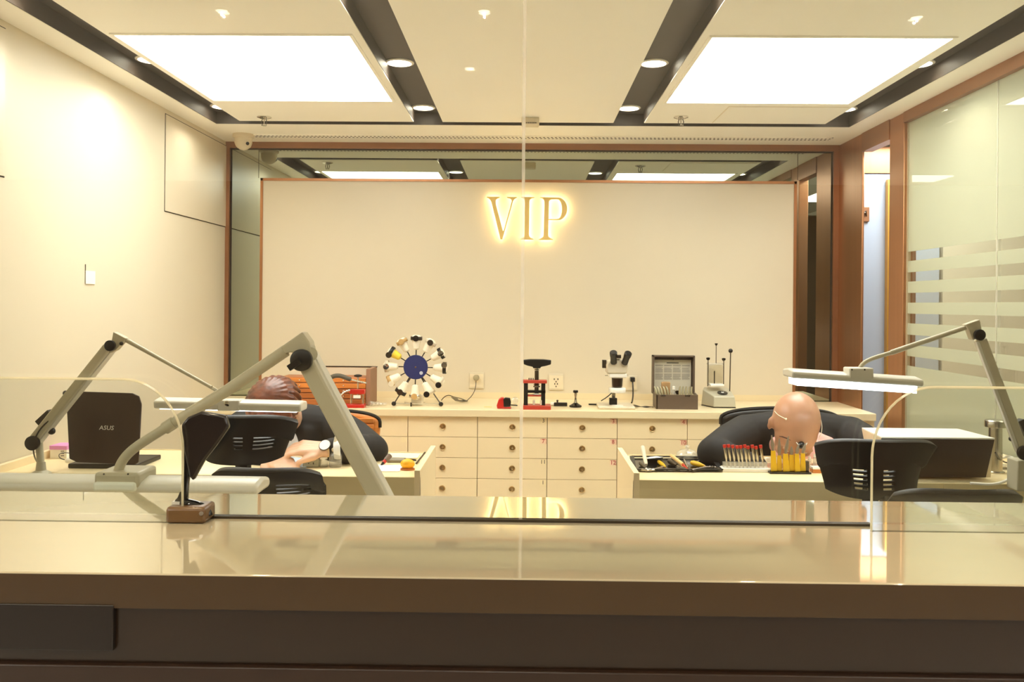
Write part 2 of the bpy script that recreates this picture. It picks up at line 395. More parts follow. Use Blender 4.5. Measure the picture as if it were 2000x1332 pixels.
# linear air diffuser
y0, xa, xb = 4.625, X(478, 4.62, 265), X(1624, 4.62, 270)
t = thing('linear_air_diffuser', 'long slotted air diffuser across the back of the ceiling', 'air vent', ((xa+xb)/2, y0, ZC))
f = MB(); [f.box((xa, a, ZC-.006), (xb, b, ZC)) for a, b in ((y0-.034, y0-.026), (y0-.004, y0+.004), (y0+.026, y0+.034))]
f.box((xa, y0-.034, ZC-.006), (xa+.008, y0+.034, ZC)); f.box((xb-.008, y0-.034, ZC-.006), (xb, y0+.034, ZC)); f.build('frame', m_ceil, t)
MB().box((xa, y0-.03, ZC-.0052), (xb, y0+.03, ZC-.004)).build('slot', m_seam, t)
v = MB(); n = 148; pt_ = (xb-xa-.02)/n
for k in range(n):
    x = xa+.012+pt_*k; v.box((x, y0-.024, ZC-.0058), (x+pt_*.52, y0-.006, ZC-.005)); v.box((x+pt_*.3, y0+.006, ZC-.0058), (x+pt_*.8, y0+.024, ZC-.005))
v.build('vane', m_ceil, t, kind='stuff')
# back wall: tinted mirror, copper frame, lacquered VIP panel
ys = D-.002
mir = struct('trim_1', MB().box((XL+.012, ys-.006, .4), (XR-.03, ys, ZC-.02)), m_mirror, label='tinted mirror lining the back wall')
sm = MB()
zs = P(480, 440, D-.01).z
sm.box((X(506, D, 300), ys-.0068, Z(348, D, 507)), (X(506, D, 300)+.0025, ys-.006, ZC-.02)); sm.box((X(1557, D, 300), ys-.0068, Z(352, D, 1555)), (X(1557, D, 300)+.0025, ys-.006, ZC-.02))
sm.build('mirror_joint', m_seam, mir)
f = MB(); zt1, zt0 = Z(278, D, 440), Z(288, D, 440)
f.box((XL, D-.03, ZC-.034), (XR, D, ZC)); f.box((XL, D-.03, .9), (XL+.022, D, ZC-.034)); f.box((XR-.03, D-.03, .9), (XR, D, ZC-.034))
fr_ = struct('trim_2', f, m_copper_d, label='copper frame around the back mirror')
f = MB(); f.box((XL+.022, D-.012, ZC-.041), (XR-.03, D-.008, ZC-.034)); f.box((XL+.022, D-.012, .9), (XL+.029, D-.008, ZC-.034)); f.box((XR-.036, D-.012, .9), (XR-.03, D-.008, ZC-.034)); f.build('shadow_gap', m_seam, fr_)
px0, px1, pzt = X(507, 4.80, 600), X(1554, 4.80, 600), Z(351, 4.80, 1025)
vp = struct('trim_3', MB().box((px0+.012, 4.802, 1.08), (px1-.012, 4.83, pzt-.012)), m_panel, label='cream lacquered feature panel')
f = MB(); f.box((px0, 4.795, 1.08), (px0+.014, 4.83, pzt)); f.box((px1-.014, 4.795, 1.08), (px1, 4.83, pzt)); f.box((px0, 4.795, pzt-.014), (px1, 4.83, pzt))
f.build('copper_edge', m_copper, vp)
f = MB(); f.box((px0+.02, 4.800, 1.082), (px1-.02, 4.8025, 1.115)); f.build('splash_strip', m_top, vp)
# VIP letters (photo crop 930..1130 x 360..500 at 9.515 px per px)
def serif(k):
    if k == 'V':
        return [[(197,232),(437,232),(437,250),(400,262),(368,285),(362,325),(365,370),(498,870),(512,860),(640,400),(660,330),(655,285),(620,262),(572,252),(572,236),(760,236),(760,252),(715,270),(685,310),(670,370),(485,1025),(452,1025),(285,340),(262,285),(235,262),(197,246)]]
    if k == 'I':
        return [[(832,236),(1084,240),(1084,252),(1040,260),(1000,285),(990,320),(982,940),(990,970),(1020,1000),(1064,1016),(1064,1028),(820,1028),(820,1010),(860,1000),(890,975),(898,940),(905,330),(898,290),(875,262),(832,246)]]
    o = [(1185,240),(1500,247)] + [(1520+172*math.sin(a), 457-210*math.cos(a)) for a in [math.pi*i/16 for i in range(1, 16)]] + [(1500,665),(1345,662),(1338,940),(1345,975),(1385,1003),(1424,1016),(1424,1034),(1165,1034),(1165,1018),(1200,1008),(1240,980),(1254,940),(1270,340),(1260,290),(1230,262),(1185,250)]
    i = [(1352,330),(1365,300),(1400,280),(1500,277)] + [(1510+85*math.sin(a), 462-185*math.cos(a)) for a in [math.pi*i/12 for i in range(1, 12)]] + [(1490,648),(1346,648)]
    return [o, i[::-1]]
sgn = thing('letter_sign', 'gold serif letters VIP with a glowing halo on the cream panel', 'sign', P(1030, 430, 4.80))
m_halo = mat('halo_led', (255, 240, 190), .5, em=HALO_E, emc=(1, .84, .5))
for k in 'VIP':
    to3 = lambda x, y: P(930+x/9.515, 360+y/9.515, 4.762)
    outline(serif(k), to3, (0, .012, 0)).build('letter', m_gold, sgn, smooth=False)
    cx = sum(p[0] for p in serif(k)[0])/len(serif(k)[0]); 
    to4 = lambda x, y: P(930+x/9.515, 360+y/9.515, 4.780)
    outline(serif(k), to4, (0, .006, 0)).build('halo_strip', m_halo, sgn, smooth=False)
# ---------------------------------------------------------------- right wall
yc, yo, yp = W(1682, 600, XR).y, W(1735, 600, XR).y, W(1763, 600, XR).y
struct('wall_right', MB().box((XR+.005, 1.0, 0), (XR+.11, 1.25, 2.7)), m_wall)
f = MB(); f.box((XR, yc, FZ), (XR+.012, D, ZC)); struct('trim_4', f, m_copper, bevel=.003, label='wide brushed copper column')
f = MB(); f.box((XR, yp, 0), (XR+.06, yo, ZC)); struct('trim_5', f, m_copper, bevel=.003, label='brushed copper door post')
f = MB(); f.box((XR-.004, yo, ZC-.095), (XR+.05, yc, ZC)); f.box((XR-.004, 1.25, ZC-.048), (XR+.05, yp, ZC)); struct('trim_6', f, m_copper_d, label='copper rail along the ceiling')
yd = 4.70
dr = struct('door_1', MB().box((XR+.014, yd, FZ), (2.22, yd+.012, Z(340, yd, 1710))), m_bluegl, label='blue-grey glass door leaf')
lk = MB(); q0, q1 = P(1678, 404, yd-.012), P(1698, 433, yd-.012); lk.box((q0.x, yd-.014, q1.z), (q1.x, yd+.02, q0.z)); lk.build('door_lock', m_copper_d, dr, bevel=.002)
q = P(1690, 416, yd-.014); MB().tube([(q.x-.006, q.y-.001, q.z-.02), (q.x-.006, q.y-.008, q.z), (q.x, q.y-.008, q.z+.012), (q.x+.006, q.y-.002, q.z-.018)], .003, 6).build('lock_handle', m_dsteel, dr)
struct('trim_7', MB().box((XR+.014, yd-.01, Z(340, yd, 1710)+.004), (2.3, yd+.05, Z(287, yd, 1710))), m_copper, label='copper door header')
q = P(1731, 600, yd-.03); struct('trim_8', MB().box((q.x, yd-.04, 0), (q.x+.02, yd-.008, Z(352, yd, 1730))), mat('gold_jamb', (214, 160, 70), .35, metal=.6), label='gold door jamb')
struct('wall_front', MB().box((2.24, yd, 0), (3.4, yd+.1, ZC)), m_wall)
struct('wall_corridor', MB().box((3.3, 1.2, 0), (3.4, yd, ZC)), mat('corridor_wall', (196, 186, 176), .6))
co = MB(); co.box((2.55, 2.2, 0), (2.75, 2.5, ZC)); co.box((2.5, 3.35, 0), (2.8, 3.6, ZC)); struct('trim_9', co, mat('corridor_column', (120, 92, 70), .4), label='brown columns in the corridor')
# glazed partition: clear panes with frosted bands
part = thing('glass_partition', 'frosted glass partition with clear stripes along the right wall', 'partition', (XR+.03, 3, 0))
ysm = W(1939, 300, XR).y; zt2 = ZC-.048
def zb(py): return W(1965, py, XR).z
bands_clear = [(464, 487), (515, 538), (566, 590), (617, 641), (669, 694), (722, 746)]
edges = [zt2]
for a, b in bands_clear: edges += [zb(a), zb(b)]
edges.append(.05)
for (ya, yb) in ((1.262, ysm-.002), (ysm+.002, yp-.002)):
    MB().box((XR+.022, ya, .05), (XR+.030, yb, zt2)).build('glass_pane', m_film_clear, part)
    for k in range(0, len(edges), 2):
        MB().box((XR+.0195, ya, edges[k+1]), (XR+.0215, yb, edges[k])).build('frosted_band', m_frost, part)
MB().box((XR+.016, ysm-.0025, .05), (XR+.032, ysm+.0025, zt2)).build('pane_joint', m_joint, part)
MB().box((XR+.014, yp-.008, .05), (XR+.032, yp-.0005, zt2)).build('edge_profile', m_edge, part)
MB().box((XR+.01, 1.262, 0), (XR+.04, yp, .05)).build('floor_channel', m_copper_d, part)
# corridor light
l = bpy.data.lights.new('corridor', 'AREA'); l.energy = 9; l.color = (.86, .93, 1); l.size = .5; o = bpy.data.objects.new('corridor_ceiling_lamp', l); C.objects.link(o); o.location = (2.1, 4.35, ZC-.03)
l = bpy.data.lights.new('corridor', 'AREA'); l.energy = 9; l.color = (1, .9, .78); l.size = .8; o = bpy.data.objects.new('corridor_ceiling_lamp', l); C.objects.link(o); o.location = (2.6, 2.9, ZC-.03)
# shop side shell, with unseen ceiling panels added as fill light
for s_, nm in ((-1, 'left'), (1, 'right')):
    t = thing('ceiling_light_panel', 'added fill light panel in the shop ceiling behind the viewer, on the %s' % nm, 'ceiling light', (s_*3.1, -.1, ZC-.004), 'added fill panels in the shop ceiling')
    MB().box((s_*3.1-.62, -.92, ZC-.005), (s_*3.1+.62, .72, ZC-.002)).build('frame', m_ceil, t)
    MB().box((s_*3.1-.6, -.9, ZC-.007), (s_*3.1+.6, .7, ZC-.005)).build('diffuser', mat('added_fill_glow', (255, 250, 240), .5, em=SHOP_FILL_E, emc=(1, .96, .88)), t)
struct('wall_end_left', MB().box((-4, 1.0, 0), (XL-.1, 1.1, ZC)), m_shop); struct('wall_end_right', MB().box((XR+.11, 1.0, 0), (4.2, 1.1, ZC)), m_shop)
struct('wall_shop', MB().box((-4, -4, 0), (4.2, -3.9, ZC)), m_shop)
struct('wall_shop_left', MB().box((-4, -4, 0), (-3.9, 1.2, ZC)), m_shop)
struct('wall_shop_right', MB().box((4.1, -4, 0), (4.2, 1.2, ZC)), m_shop)
# ---------------------------------------------------------------- service counter
dn, df = .978, 1.396
n0, n1 = G(0, 1117, CZ), G(2000, 1143, CZ)
ctr = thing('service_counter', 'long polished cream stone service counter across the front', 'counter', (0, 1.2, 0))
def yat(x): return n0.y + (n1.y-n0.y)*(x-n0.x)/(n1.x-n0.x)
xa, xb = XL, XR+.005
MB().prism([(xa, yat(xa), CZ-.037), (xb, yat(xb), CZ-.037), (xb, df, CZ-.037), (xa, df, CZ-.037)], (0, 0, .037)).build('countertop', m_counter, ctr, bevel=.002)
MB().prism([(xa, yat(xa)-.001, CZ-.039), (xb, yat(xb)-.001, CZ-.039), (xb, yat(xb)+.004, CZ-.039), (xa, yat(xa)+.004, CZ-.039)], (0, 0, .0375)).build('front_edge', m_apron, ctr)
bz = CZ-.039
MB().prism([(xa, yat(xa)+.004, .2), (xb, yat(xb)+.004, .2), (xb, df-.02, .2), (xa, df-.02, .2)], (0, 0, bz-.2)).build('counter_body', m_dbrown, ctr)
q = P(232, 1262, .99)
zt1 = P(232, 1180, .98).z
MB().prism([(xa, yat(xa)-.003, q.z), (q.x, yat(q.x)-.003, q.z), (q.x, yat(q.x)+.01, q.z), (xa, yat(xa)+.01, q.z)], (0, 0, zt1-q.z)).build('end_block', mat('dark_walnut_gloss', (24, 15, 8), .35, noise=.08, nscale=3), ctr, bevel=.001)
MB().prism([(xa, yat(xa)-.004, 1.08), (xb, yat(xb)-.004, 1.08), (xb, yat(xb)+.01, 1.08), (xa, yat(xa)+.01, 1.08)], (0, 0, Z(1308, .98)-1.08)).build('lower_rail', mat('red_brown_rail', (44, 26, 13), .35), ctr, bevel=.002)
MB().box((xa, yat(0)+.07, FZ), (xb, df-.04, .2)).build('plinth', m_dbrown, ctr)
MB().box((xa, df-.02, 1.07), (xb, 1.78, 1.09)).build('inner_shelf', m_desktop, ctr, bevel=.002)
# tall glass in two panes, its floor channel
xs0, xs1 = XL, XR
xj = X(1021, YF, 500)
tg = thing('glass_screen', 'tall clear glass screen standing on the counter, two panes with a centre joint', 'glass screen', (xj, YF, CZ))
MB().box((xs0, YF-.005, CZ+.0035), (xj-.0025, YF+.005, ZC)).build('glass_pane', m_glass, tg)
MB().box((xj+.0025, YF-.005, CZ+.0035), (xs1, YF+.005, ZC)).build('glass_pane', m_glass, tg)
MB().box((xj-.0023, YF-.0035, CZ+.0035), (xj+.0023, YF+.0035, ZC)).build('silicone_joint', m_joint, tg)
xc0, xc1 = X(405, YF, 1015), X(1700, YF, 1025)
MB().box((xc0, YF-.006, CZ), (xc1, YF+.006, CZ+.0035)).build('floor_channel', m_dsteel, tg)
# low side screens with rounded corner
def low_screen(corner_x, far_x, label):
    s = 1 if far_x < corner_x else -1
    y = YF-.03; zt_ = Z(748, y, 1000); R = .085
    pts = [(far_x, CZ), (corner_x, CZ)]
    for i in range(13):
        a = math.pi/2*i/12; pts.append((corner_x - s*R*(1-math.cos(a)), zt_-R*1.15 + R*1.15*math.sin(a)))
    pts.append((far_x, zt_))
    t = thing('low_glass_screen', label, 'glass screen', ((far_x+corner_x)/2, y, CZ), 'low glass screens at the counter ends')
    MB().prism([(x, y-.004, z) for x, z in pts], (0, .008, 0)).build('glass_pane', m_low, t)
    e = [(x, y, z) for x, z in pts[1:]]; MB().tube(e, .0018, 6).build('polished_edge', m_edge, t)
low_screen(X(357, YF-.03, 900), XL+.006, 'low glass screen with rounded corner at the left end of the counter')
low_screen(X(1703, YF-.03, 900), XR-.006, 'low glass screen with rounded corner at the right end of the counter')
# ---------------------------------------------------------------- back cabinets
CT = 1.082; yfc = 4.30
wt = MB().box((XL+.001, 4.275, 1.046), (XR-.001, 4.80, CT)).build('worktop', m_top, None, bevel=.003)
tag(wt, 'long cream worktop along the back wall above the drawers', 'worktop')
x0 = X(797, yfc, 840); pw = (X(1342, yfc, 840)-x0)/4; rowh = .1018
names = {-3: 'at the far left by the wall', -2: 'second from the left wall', -1: 'third from the left wall', 0: 'just right of the seated person in the black suit, no stickers',
         1: 'below the red screw press with small plain stickers', 2: 'below the microscope with red stickers on three drawers', 3: 'below the dark open tool case', 4: 'under the grey pressure tester, behind the bald man', 5: 'at the far right behind the bald man'}
m_knob = mat('aged_pewter', (206, 180, 136), .35, metal=1, noise=.3, nscale=60)
for k in range(-3, 6):
    a = x0+k*pw; b = a+pw
    t = thing('drawer_cabinet', 'cream drawer cabinet ' + names[k], 'cabinet', ((a+b)/2, 4.5, 0), 'drawer cabinets under the back worktop')
    MB().box((a+.0005, yfc+.012, .16), (b-.0005, 4.79, 1.045)).build('carcass', m_seam if False else mat('cabinet_gap', (120, 92, 56), .7), t)
    MB().box((a+.002, yfc+.03, FZ), (b-.002, 4.78, .16)).build('plinth', m_dbrown, t)
    for r in range(8):
        z1 = 1.0445-r*rowh; z0_ = z1-rowh+.002
        dw = MB().box((a+.0014, yfc-.006, z0_), (b-.0014, yfc+.012, z1)).build('drawer', m_cab, t, bevel=.0007)
        kx, kz = (a+b)/2, (z0_+z1)/2+.001
        kn = MB().lathe([(.0145, 0), (.0155, .003), (.014, .006), (.011, .004), (.009, .003), (.006, .010), (.001, .011)], (kx, yfc-.006, kz), ax=(0, -1, 0), n=20).build('knob', m_knob, dw)
        lab = {1: (0, 1, 2, 3), 2: (0, 1, 2), 3: (0, 1), -1: (0, 1)}.get(k, ())
        if r in lab:
            red = k >= 2 or r == 1 and k > 0; pale = k < 0 or (k == 1 and r == 2)
            col = (248, 212, 180) if red else (246, 226, 180)
            MB().box((b-.034, yfc-.0068, z1-.028), (b-.005, yfc-.006, z1-.004)).build('sticker', mat('sticker_red' if red else 'sticker_cream', col, .6), dw)
            if not pale or k == 1:
                tx = {(1, 0): '3', (1, 1): '7', (1, 2): '11', (1, 3): '1', (2, 0): '3', (2, 1): '8', (2, 2): '12', (3, 0): '4', (3, 1): '10'}[(k, r)]
                text_mb(tx, (b-.0195, yfc-.0074, z1-.0155), (1, 0, 0), (0, 0, 1), .028).build('sticker_digit', mat('ink_red' if red else 'ink_dark', (170, 24, 28) if red else (60, 40, 34), .6), dw, smooth=False)
            if red:
                f = MB(); f.box((b-.035, yfc-.0072, z1-.005), (b-.004, yfc-.0062, z1-.0035)); f.box((b-.0055, yfc-.0072, z1-.028), (b-.004, yfc-.0062, z1-.0035)); f.build('sticker_border', mat('ink_red', (170, 24, 28), .6), dw)
MB().box((x0+6*pw, yfc, FZ), (XR-.001, 4.79, 1.045)).build('cabinet_filler', m_cab, None, kind='structure')
MB().box((XL+.001, yfc, FZ), (x0-3*pw, 4.79, 1.045)).build('cabinet_filler', m_cab, None, kind='structure')
# wall sockets
def socket(px, py, w_, h_, label, holes):
    c = P(px, py, 4.80); t = thing('wall_socket', label, 'socket', c, 'sockets on the cream panel')
    MB().box((c.x-w_/2, 4.794, c.z-h_/2), (c.x+w_/2, 4.802, c.z+h_/2)).build('plate', m_panel, t, bevel=.002)
    MB().box((c.x-w_/2+.004, 4.7925, c.z-h_/2+.008), (c.x+w_/2-.004, 4.795, c.z+h_/2-.008)).build('insert', mat('socket_insert', (236, 220, 188), .3), t, bevel=.001)
    if holes:
        g = MB()
        for dx, dz in ((-.010, .016), (.010, .016), (0, .002), (-.007, -.010), (.007, -.010), (0, -.024)): g.box((c.x+dx-.0025, 4.7915, c.z+dz-.004), (c.x+dx+.0025, 4.793, c.z+dz+.004))
        g.build('socket_holes', m_seam, t)
    return c
s1 = socket(931, 743, .082, .088, 'wall socket with a round grey plug right of the wheel', False)
s2 = socket(1086, 746, .082, .088, 'free wall socket right of the screw press', True)
s3 = socket(1230, 748, .082, .082, 'wall socket with a square black plug behind the microscope', False)
t = thing('wall_tag', 'small white fold-out tag on the left wall', 'tag', W(174, 540, XL))
q0, q1 = W(166, 516, XL), W(184, 555, XL); MB().box((XL, min(q0.y, q1.y), q1.z), (XL+.002, min(q0.y, q1.y)+.003, q0.z)).build('stem', m_dsteel, t)
MB().box((XL+.001, min(q0.y, q1.y), q1.z), (XL+.004, max(q0.y, q1.y), q1.z+.05)).build('card', m_white, t)
# ---------------------------------------------------------------- benches
BZ, RZ = 1.0545, 1.0802
def bench(xa, xb, side, label, ya=2.723, yb=3.18):
    t = thing('workbench', label, 'workbench', ((xa+xb)/2, (ya+yb)/2, 0))
    MB().box((xa+.012, ya+.006, BZ-.025), (xb-.012, yb, BZ)).build('bench_top', m_desktop, t, bevel=.001)
    ms = (xa+xb)/2 if xb-xa < 1.15 else (xb-.42 if xb > 0 else xa+.42)
    for p0, p1 in ((xa, ms-.001), (ms+.001, xb)):
        MB().box((p0, ya-.012, .20), (p1, ya+.004, BZ+.004)).build('front_panel', m_desk, t, bevel=.001)
    for sx in ((xb-.018, xb), (xa, xa+.018)):
        MB().box((sx[0], ya-.0125, FZ), (sx[1], yb+.01, RZ)).build('side_panel', m_cab, t, bevel=.001)
    MB().box((xa+.018, yb, BZ-.08), (xb-.018, yb+.008, BZ+.002)).build('back_rail', m_desk, t)
    MB().box((xa+.02, ya+.02, FZ), (xb-.02, ya+.035, .2)).build('plinth', m_dbrown, t)
bench(XL+.004, X(821, 2.72, 925), 1, 'left beige workbench in front of the person in the black suit')
bench(X(1237, 2.72, 925), XR-.002, -1, 'right beige workbench in front of the bald man')
# ================================================================== chairs
def task_chair(label, cx, y, w0, w1, zt, zb, slots, turn=0, group='black task chairs behind the counter', post=True):
    t = thing('task_chair', label, 'chair', (cx, y+.12, 0), group)
    Rz = Matrix.Translation((cx, y, 0)) @ Matrix.Rotation(turn, 4, 'Z') @ Matrix.Translation((-cx, -y, 0))
    nu, nv = 40, 26; mb = MB(); mb.xf = Rz; vs = []; fs = []
    for j in range(nv+1):
        v = j/nv; z = zb+(zt-zb)*v; hw = (w0+(w1-w0)*v**1.3)/2
        for i in range(nu+1):
            u = i/nu*2-1; edge = .012*(abs(u)**6)
            zz = z - (.02*abs(u)**5 if v > .6 else -.015*abs(u)**4*(1-v))
            vs.append((cx+hw*u, y - .055*(1-u*u) + .02*math.sin(v*3) - .03*v + edge, zz))
    def hole(i, j):
        u = (i+.5)/nu*2-1; v = (j+.5)/nv
        for (ua, ub, va, vb) in slots:
            if ua < u < ub and va < v < vb and j % 2 == 0: return True
        return False
    for j in range(nv):
        for i in range(nu):
            if not hole(i, j): k = j*(nu+1)+i; fs.append((k, k+1, k+nu+2, k+nu+1))
    mb.add(vs, fs).build('backrest', m_chair, t, solid=.014, bevel=.003)
    m = MB(); m.xf = Rz; m.tube(bez([(cx, y-.0, (zt+zb)/2), (cx, y+.03, zb), (cx, y+.0, .62), (cx, y+.12, .60)], 8), .022).build('back_post', m_chair, t)
    m = MB(); m.xf = Rz; m.box((cx-.20, y+.02, .60), (cx+.20, y+.33, .66)).build('seat', m_chair, t, bevel=.025, seg=3)
    for s in (-1, 1):
        m = MB(); m.xf = Rz; m.tube([(cx+s*.2, y+.2, .6), (cx+s*.27, y+.2, .62), (cx+s*.27, y+.2, .82)], .014); m.box((cx+s*.27-.035, y+.08, .82), (cx+s*.27+.035, y+.30, .85)); m.build('armrest', m_chair, t, bevel=.006)
    MB().cyl((cx, y+.15, .10), (cx, y+.15, .60), .026).build('gas_column', m_dsteel, t)
    for k in range(5):
        a = 2*math.pi*k/5+.4; e = Vector((cx+.20*math.cos(a), y+.15+.18*math.sin(a), .075))
        lg = MB().bar((cx, y+.15, .11), e, .045, .03).build('leg', m_chair, t, bevel=.005)
        MB().cyl(e+Vector((-.012, 0, -.047)), e+Vector((.012, 0, -.047)), .027, n=12).build('castor', m_black, lg)
    t.location.z += FZ
    return t
def chair_px(label, l, r, lb, rb, yt, yb, d, slots, turn=0):
    a, b = X(l, d, yt), X(r, d, yt); a2, b2 = X(lb, d, yb), X(rb, d, yb)
    cx = (a+b+a2+b2)/4
    return task_chair(label, cx, d, b2-a2, b-a, Z(yt, d, (l+r)/2)-FZ, Z(yb, d, (l+r)/2)-FZ, slots, turn)
chair_px('black slotted task chair with flared back just behind the left desk lamp', 362, 586, 395, 548, 806, 902, 2.34, [(-.05, .16, .25, .62), (.36, .74, .25, .62)])
chair_px('black slotted task chair low behind the left end of the counter', 420, 628, 424, 632, 905, 1010, 2.0, [(.25, .78, .42, .72)])
chair_px('black slotted task chair with flared back in front of the right workbench', 1587, 1822, 1618, 1790, 852, 968, 2.34, [(-.52, -.24, .12, .55), (.05, .32, .12, .55)])
chair_px('black task chair low behind the right end of the counter', 1738, 1985, 1720, 2006, 946, 1030, 1.97, [(-.5, -.2, .1, .4)])

# ================================================================== adjustable task lamps
def disc_joint(t, c, r, th, lever=None, name='joint_knob'):
    c = Vector(c)
    k = MB().lathe([(r*.7, -th), (r, -th*.8), (r, 0), (r*.92, .004)], c, ax=(0, 1, 0), n=28).build(name, m_black, t, bevel=.001)
    if lever: MB().bar(c+Vector((0, -th, 0)), c+Vector(lever)+Vector((0, -th, 0)), r*.55, .010, (1, 0, 0)).build('lever', m_black, k)
def lamp_head(t, a, b, depth, lit=None, hgt=.026, drop=.003):
    """bar head from a to b (world points at the top front edge)"""
    a, b = Vector(a), Vector(b); n = 10; u = (b-a)
    pts = []
    prof = [(-.002, -hgt), (-.006, -.006), (.004, 0), (depth*.5, .006), (depth-.004, 0), (depth+.006, -.006), (depth+.002, -hgt)]
    mb = MB(); vs = []
    for e, s in ((a, 0), (b, 0)): vs += [e+Vector((0, y, z)) for y, z in prof]
    k = len(prof); fs = [tuple(range(k))[::-1], tuple(range(k, 2*k))] + [(i, (i+1) % k, k+(i+1) % k, k+i) for i in range(k)]
    mb.add(vs, fs).build('lamp_head', m_lampw, t, bevel=.006, weld=True)
    d = MB(); o = u.normalized()*.02
    d.add([a+o+Vector((.0, .008, -hgt-drop)), b-o+Vector((0, .008, -hgt-drop)), b-o+Vector((0, depth-.008, -hgt-drop)), a+o+Vector((0, depth-.008, -hgt-drop)),
           a+o+Vector((.0, .004, -hgt+.002)), b-o+Vector((0, .004, -hgt+.002)), b-o+Vector((0, depth-.004, -hgt+.002)), a+o+Vector((0, depth-.004, -hgt+.002))],
          [(0,3,2,1),(4,5,6,7),(0,1,5,4),(1,2,6,5),(2,3,7,6),(3,0,4,7)])
    d.build('diffuser', mat('lamp_tube_glow' if lit else 'lamp_tube', (246, 250, 255), .4, em=lit or .8, emc=(.9, .96, 1)), t)
# -- big lamp close to the counter
d = 1.56
L = thing('desk_lamp', 'large grey jointed desk lamp nearest the viewer, its arm crossing the left counter edge', 'desk lamp', G(775, 1040, 1.09), 'jointed desk lamps')
elb = P(592, 690, d); low = P(742, 972, d); base = low + (low-elb)*.32; base = elb + (low-elb)*((elb.z-1.12)/(elb.z-low.z))
MB().bar(elb, base, .040, .030, (0, 1, 0)).build('lower_arm', m_lamp, L, bevel=.004)
MB().bar(elb+Vector((.012, .016, 0)), base+Vector((.012, .016, 0)), .036, .014, (0, 1, 0)).build('arm_cover', m_lampw, L, bevel=.003)
MB().lathe([(.03, 0), (.03, .02), (.018, .028), (.014, .04)], (base.x, base.y, 1.09)).build('foot', m_black, L)
br = [P(x, y, d-.018) for x, y in ((548, 678), (590, 648), (604, 668), (612, 700), (590, 712), (570, 688), (556, 690))]
MB().prism(br, (0, .036, 0)).build('elbow_bracket', m_lamp, L, bevel=.002)
disc_joint(L, P(590, 703, d-.02), .0195, .012, lever=(-.020, 0, -.014))
MB().cyl(P(606, 692, d-.017), P(606, 692, d+.02), .013).build('elbow_cap', m_lamp, L)
pt = [P(558, 685, d), P(440, 765, d), P(345, 822, d), P(282, 862, d), P(252, 878, d), P(236, 896, d), P(231, 922, d)]
MB().tube([pt[0], pt[1], pt[2]], [.011, .0105, .010], 14).build('upper_arm', m_lamp, L)
MB().cyl(P(340, 825, d), P(322, 837, d), .0115, n=14).build('arm_collar', m_lamp, L)
MB().tube(bez(pt[2:], 16), .0088, 12).build('gooseneck', m_lamp, L)
hx = P(231, 928, d)
MB().box((X(188, d-.02, 930), d-.03, hx.z-.018), (X(275, d-.02, 930), d+.05, hx.z+.010)).build('head_mount', m_lamp, L, bevel=.006)
MB().box((X(183, d-.03, 940), d-.036, Z(960, d-.03, 220)), (X(266, d-.03, 940), d-.02, Z(941, d-.03, 220))).build('mount_cover', mat('pale_blue_plastic', (236, 240, 230), .3), L, bevel=.005)
s = MB(); [s.cyl(P(px, 926, d-.031), P(px, 926, d-.029), .0016, n=8) for px in (203, 250)]; s.build('screw', m_black, L)
lamp_head(L, P(-60, 938, d-.022), P(503, 946, d-.022), .075, hgt=.020)
# ================================================================== counter stand, its dark upper shape added for a reflection
d = YF-.075
t = thing('stand_with_reflection', 'black bent stand with dark holder added for a glass reflection, in a brown block left on the counter', 'stand', G(362, 1022, CZ))
q0, q1 = G(322, 1023, CZ), G(401, 1023, CZ)
MB().box((q0.x, q0.y, CZ), (q1.x, q0.y+.045, Z(991, q0.y, 360))).build('base_block', m_brass, t, bevel=.005)
bt = Z(991, q0.y, 360); yb_ = q0.y+.022
MB().box((P(339, 990, yb_).x, yb_-.006, bt), (P(354, 990, yb_).x, yb_+.006, bt+.004)).build('label_tab', m_white, t)
arc = [(343, 978), (352, 984), (372, 986), (392, 988), (403, 997), (404, 1008)]
MB().tube(bez([P(x, y, yb_) for x, y in arc], 14), [.004+.0045*min(1, i/5) for i in range(15)], 10).build('hook_arm', m_blackg, t)
MB().cyl(P(393, 1003, q0.y-.004), P(393, 1003, q0.y+.01), .003).build('screw', m_chrome, t)
MB().prism([P(x, y, yb_-.004) for x, y in ((343, 978), (350, 962), (356, 958), (358, 900), (352, 850), (362, 850), (372, 900), (366, 950), (364, 985), (350, 986))], (0, .009, 0)).build('post', m_blackg, t, bevel=.002)
MB().prism([P(x, y, yb_-.006) for x, y in ((353, 830), (366, 815), (392, 804), (440, 812), (446, 835), (420, 872), (398, 900), (376, 940), (368, 930), (358, 880))], (0, .012, 0)).build('silhouette', mat('reflection_black', (32, 26, 23), .25), t, bevel=.003)  # solid shape added in place of a dark reflection in the glass

# things on the benches are drafted on a farther bench of height .962;
# then each is scaled about the camera onto the nearer bench, image unchanged
DRAFT_Z, DRAFT_RIM, CAM_SCALE = .962, .992, .855
REAL_Z = BZ; BZ = DRAFT_Z; RZ = DRAFT_RIM
drafted = set(o.name for o in C.objects)
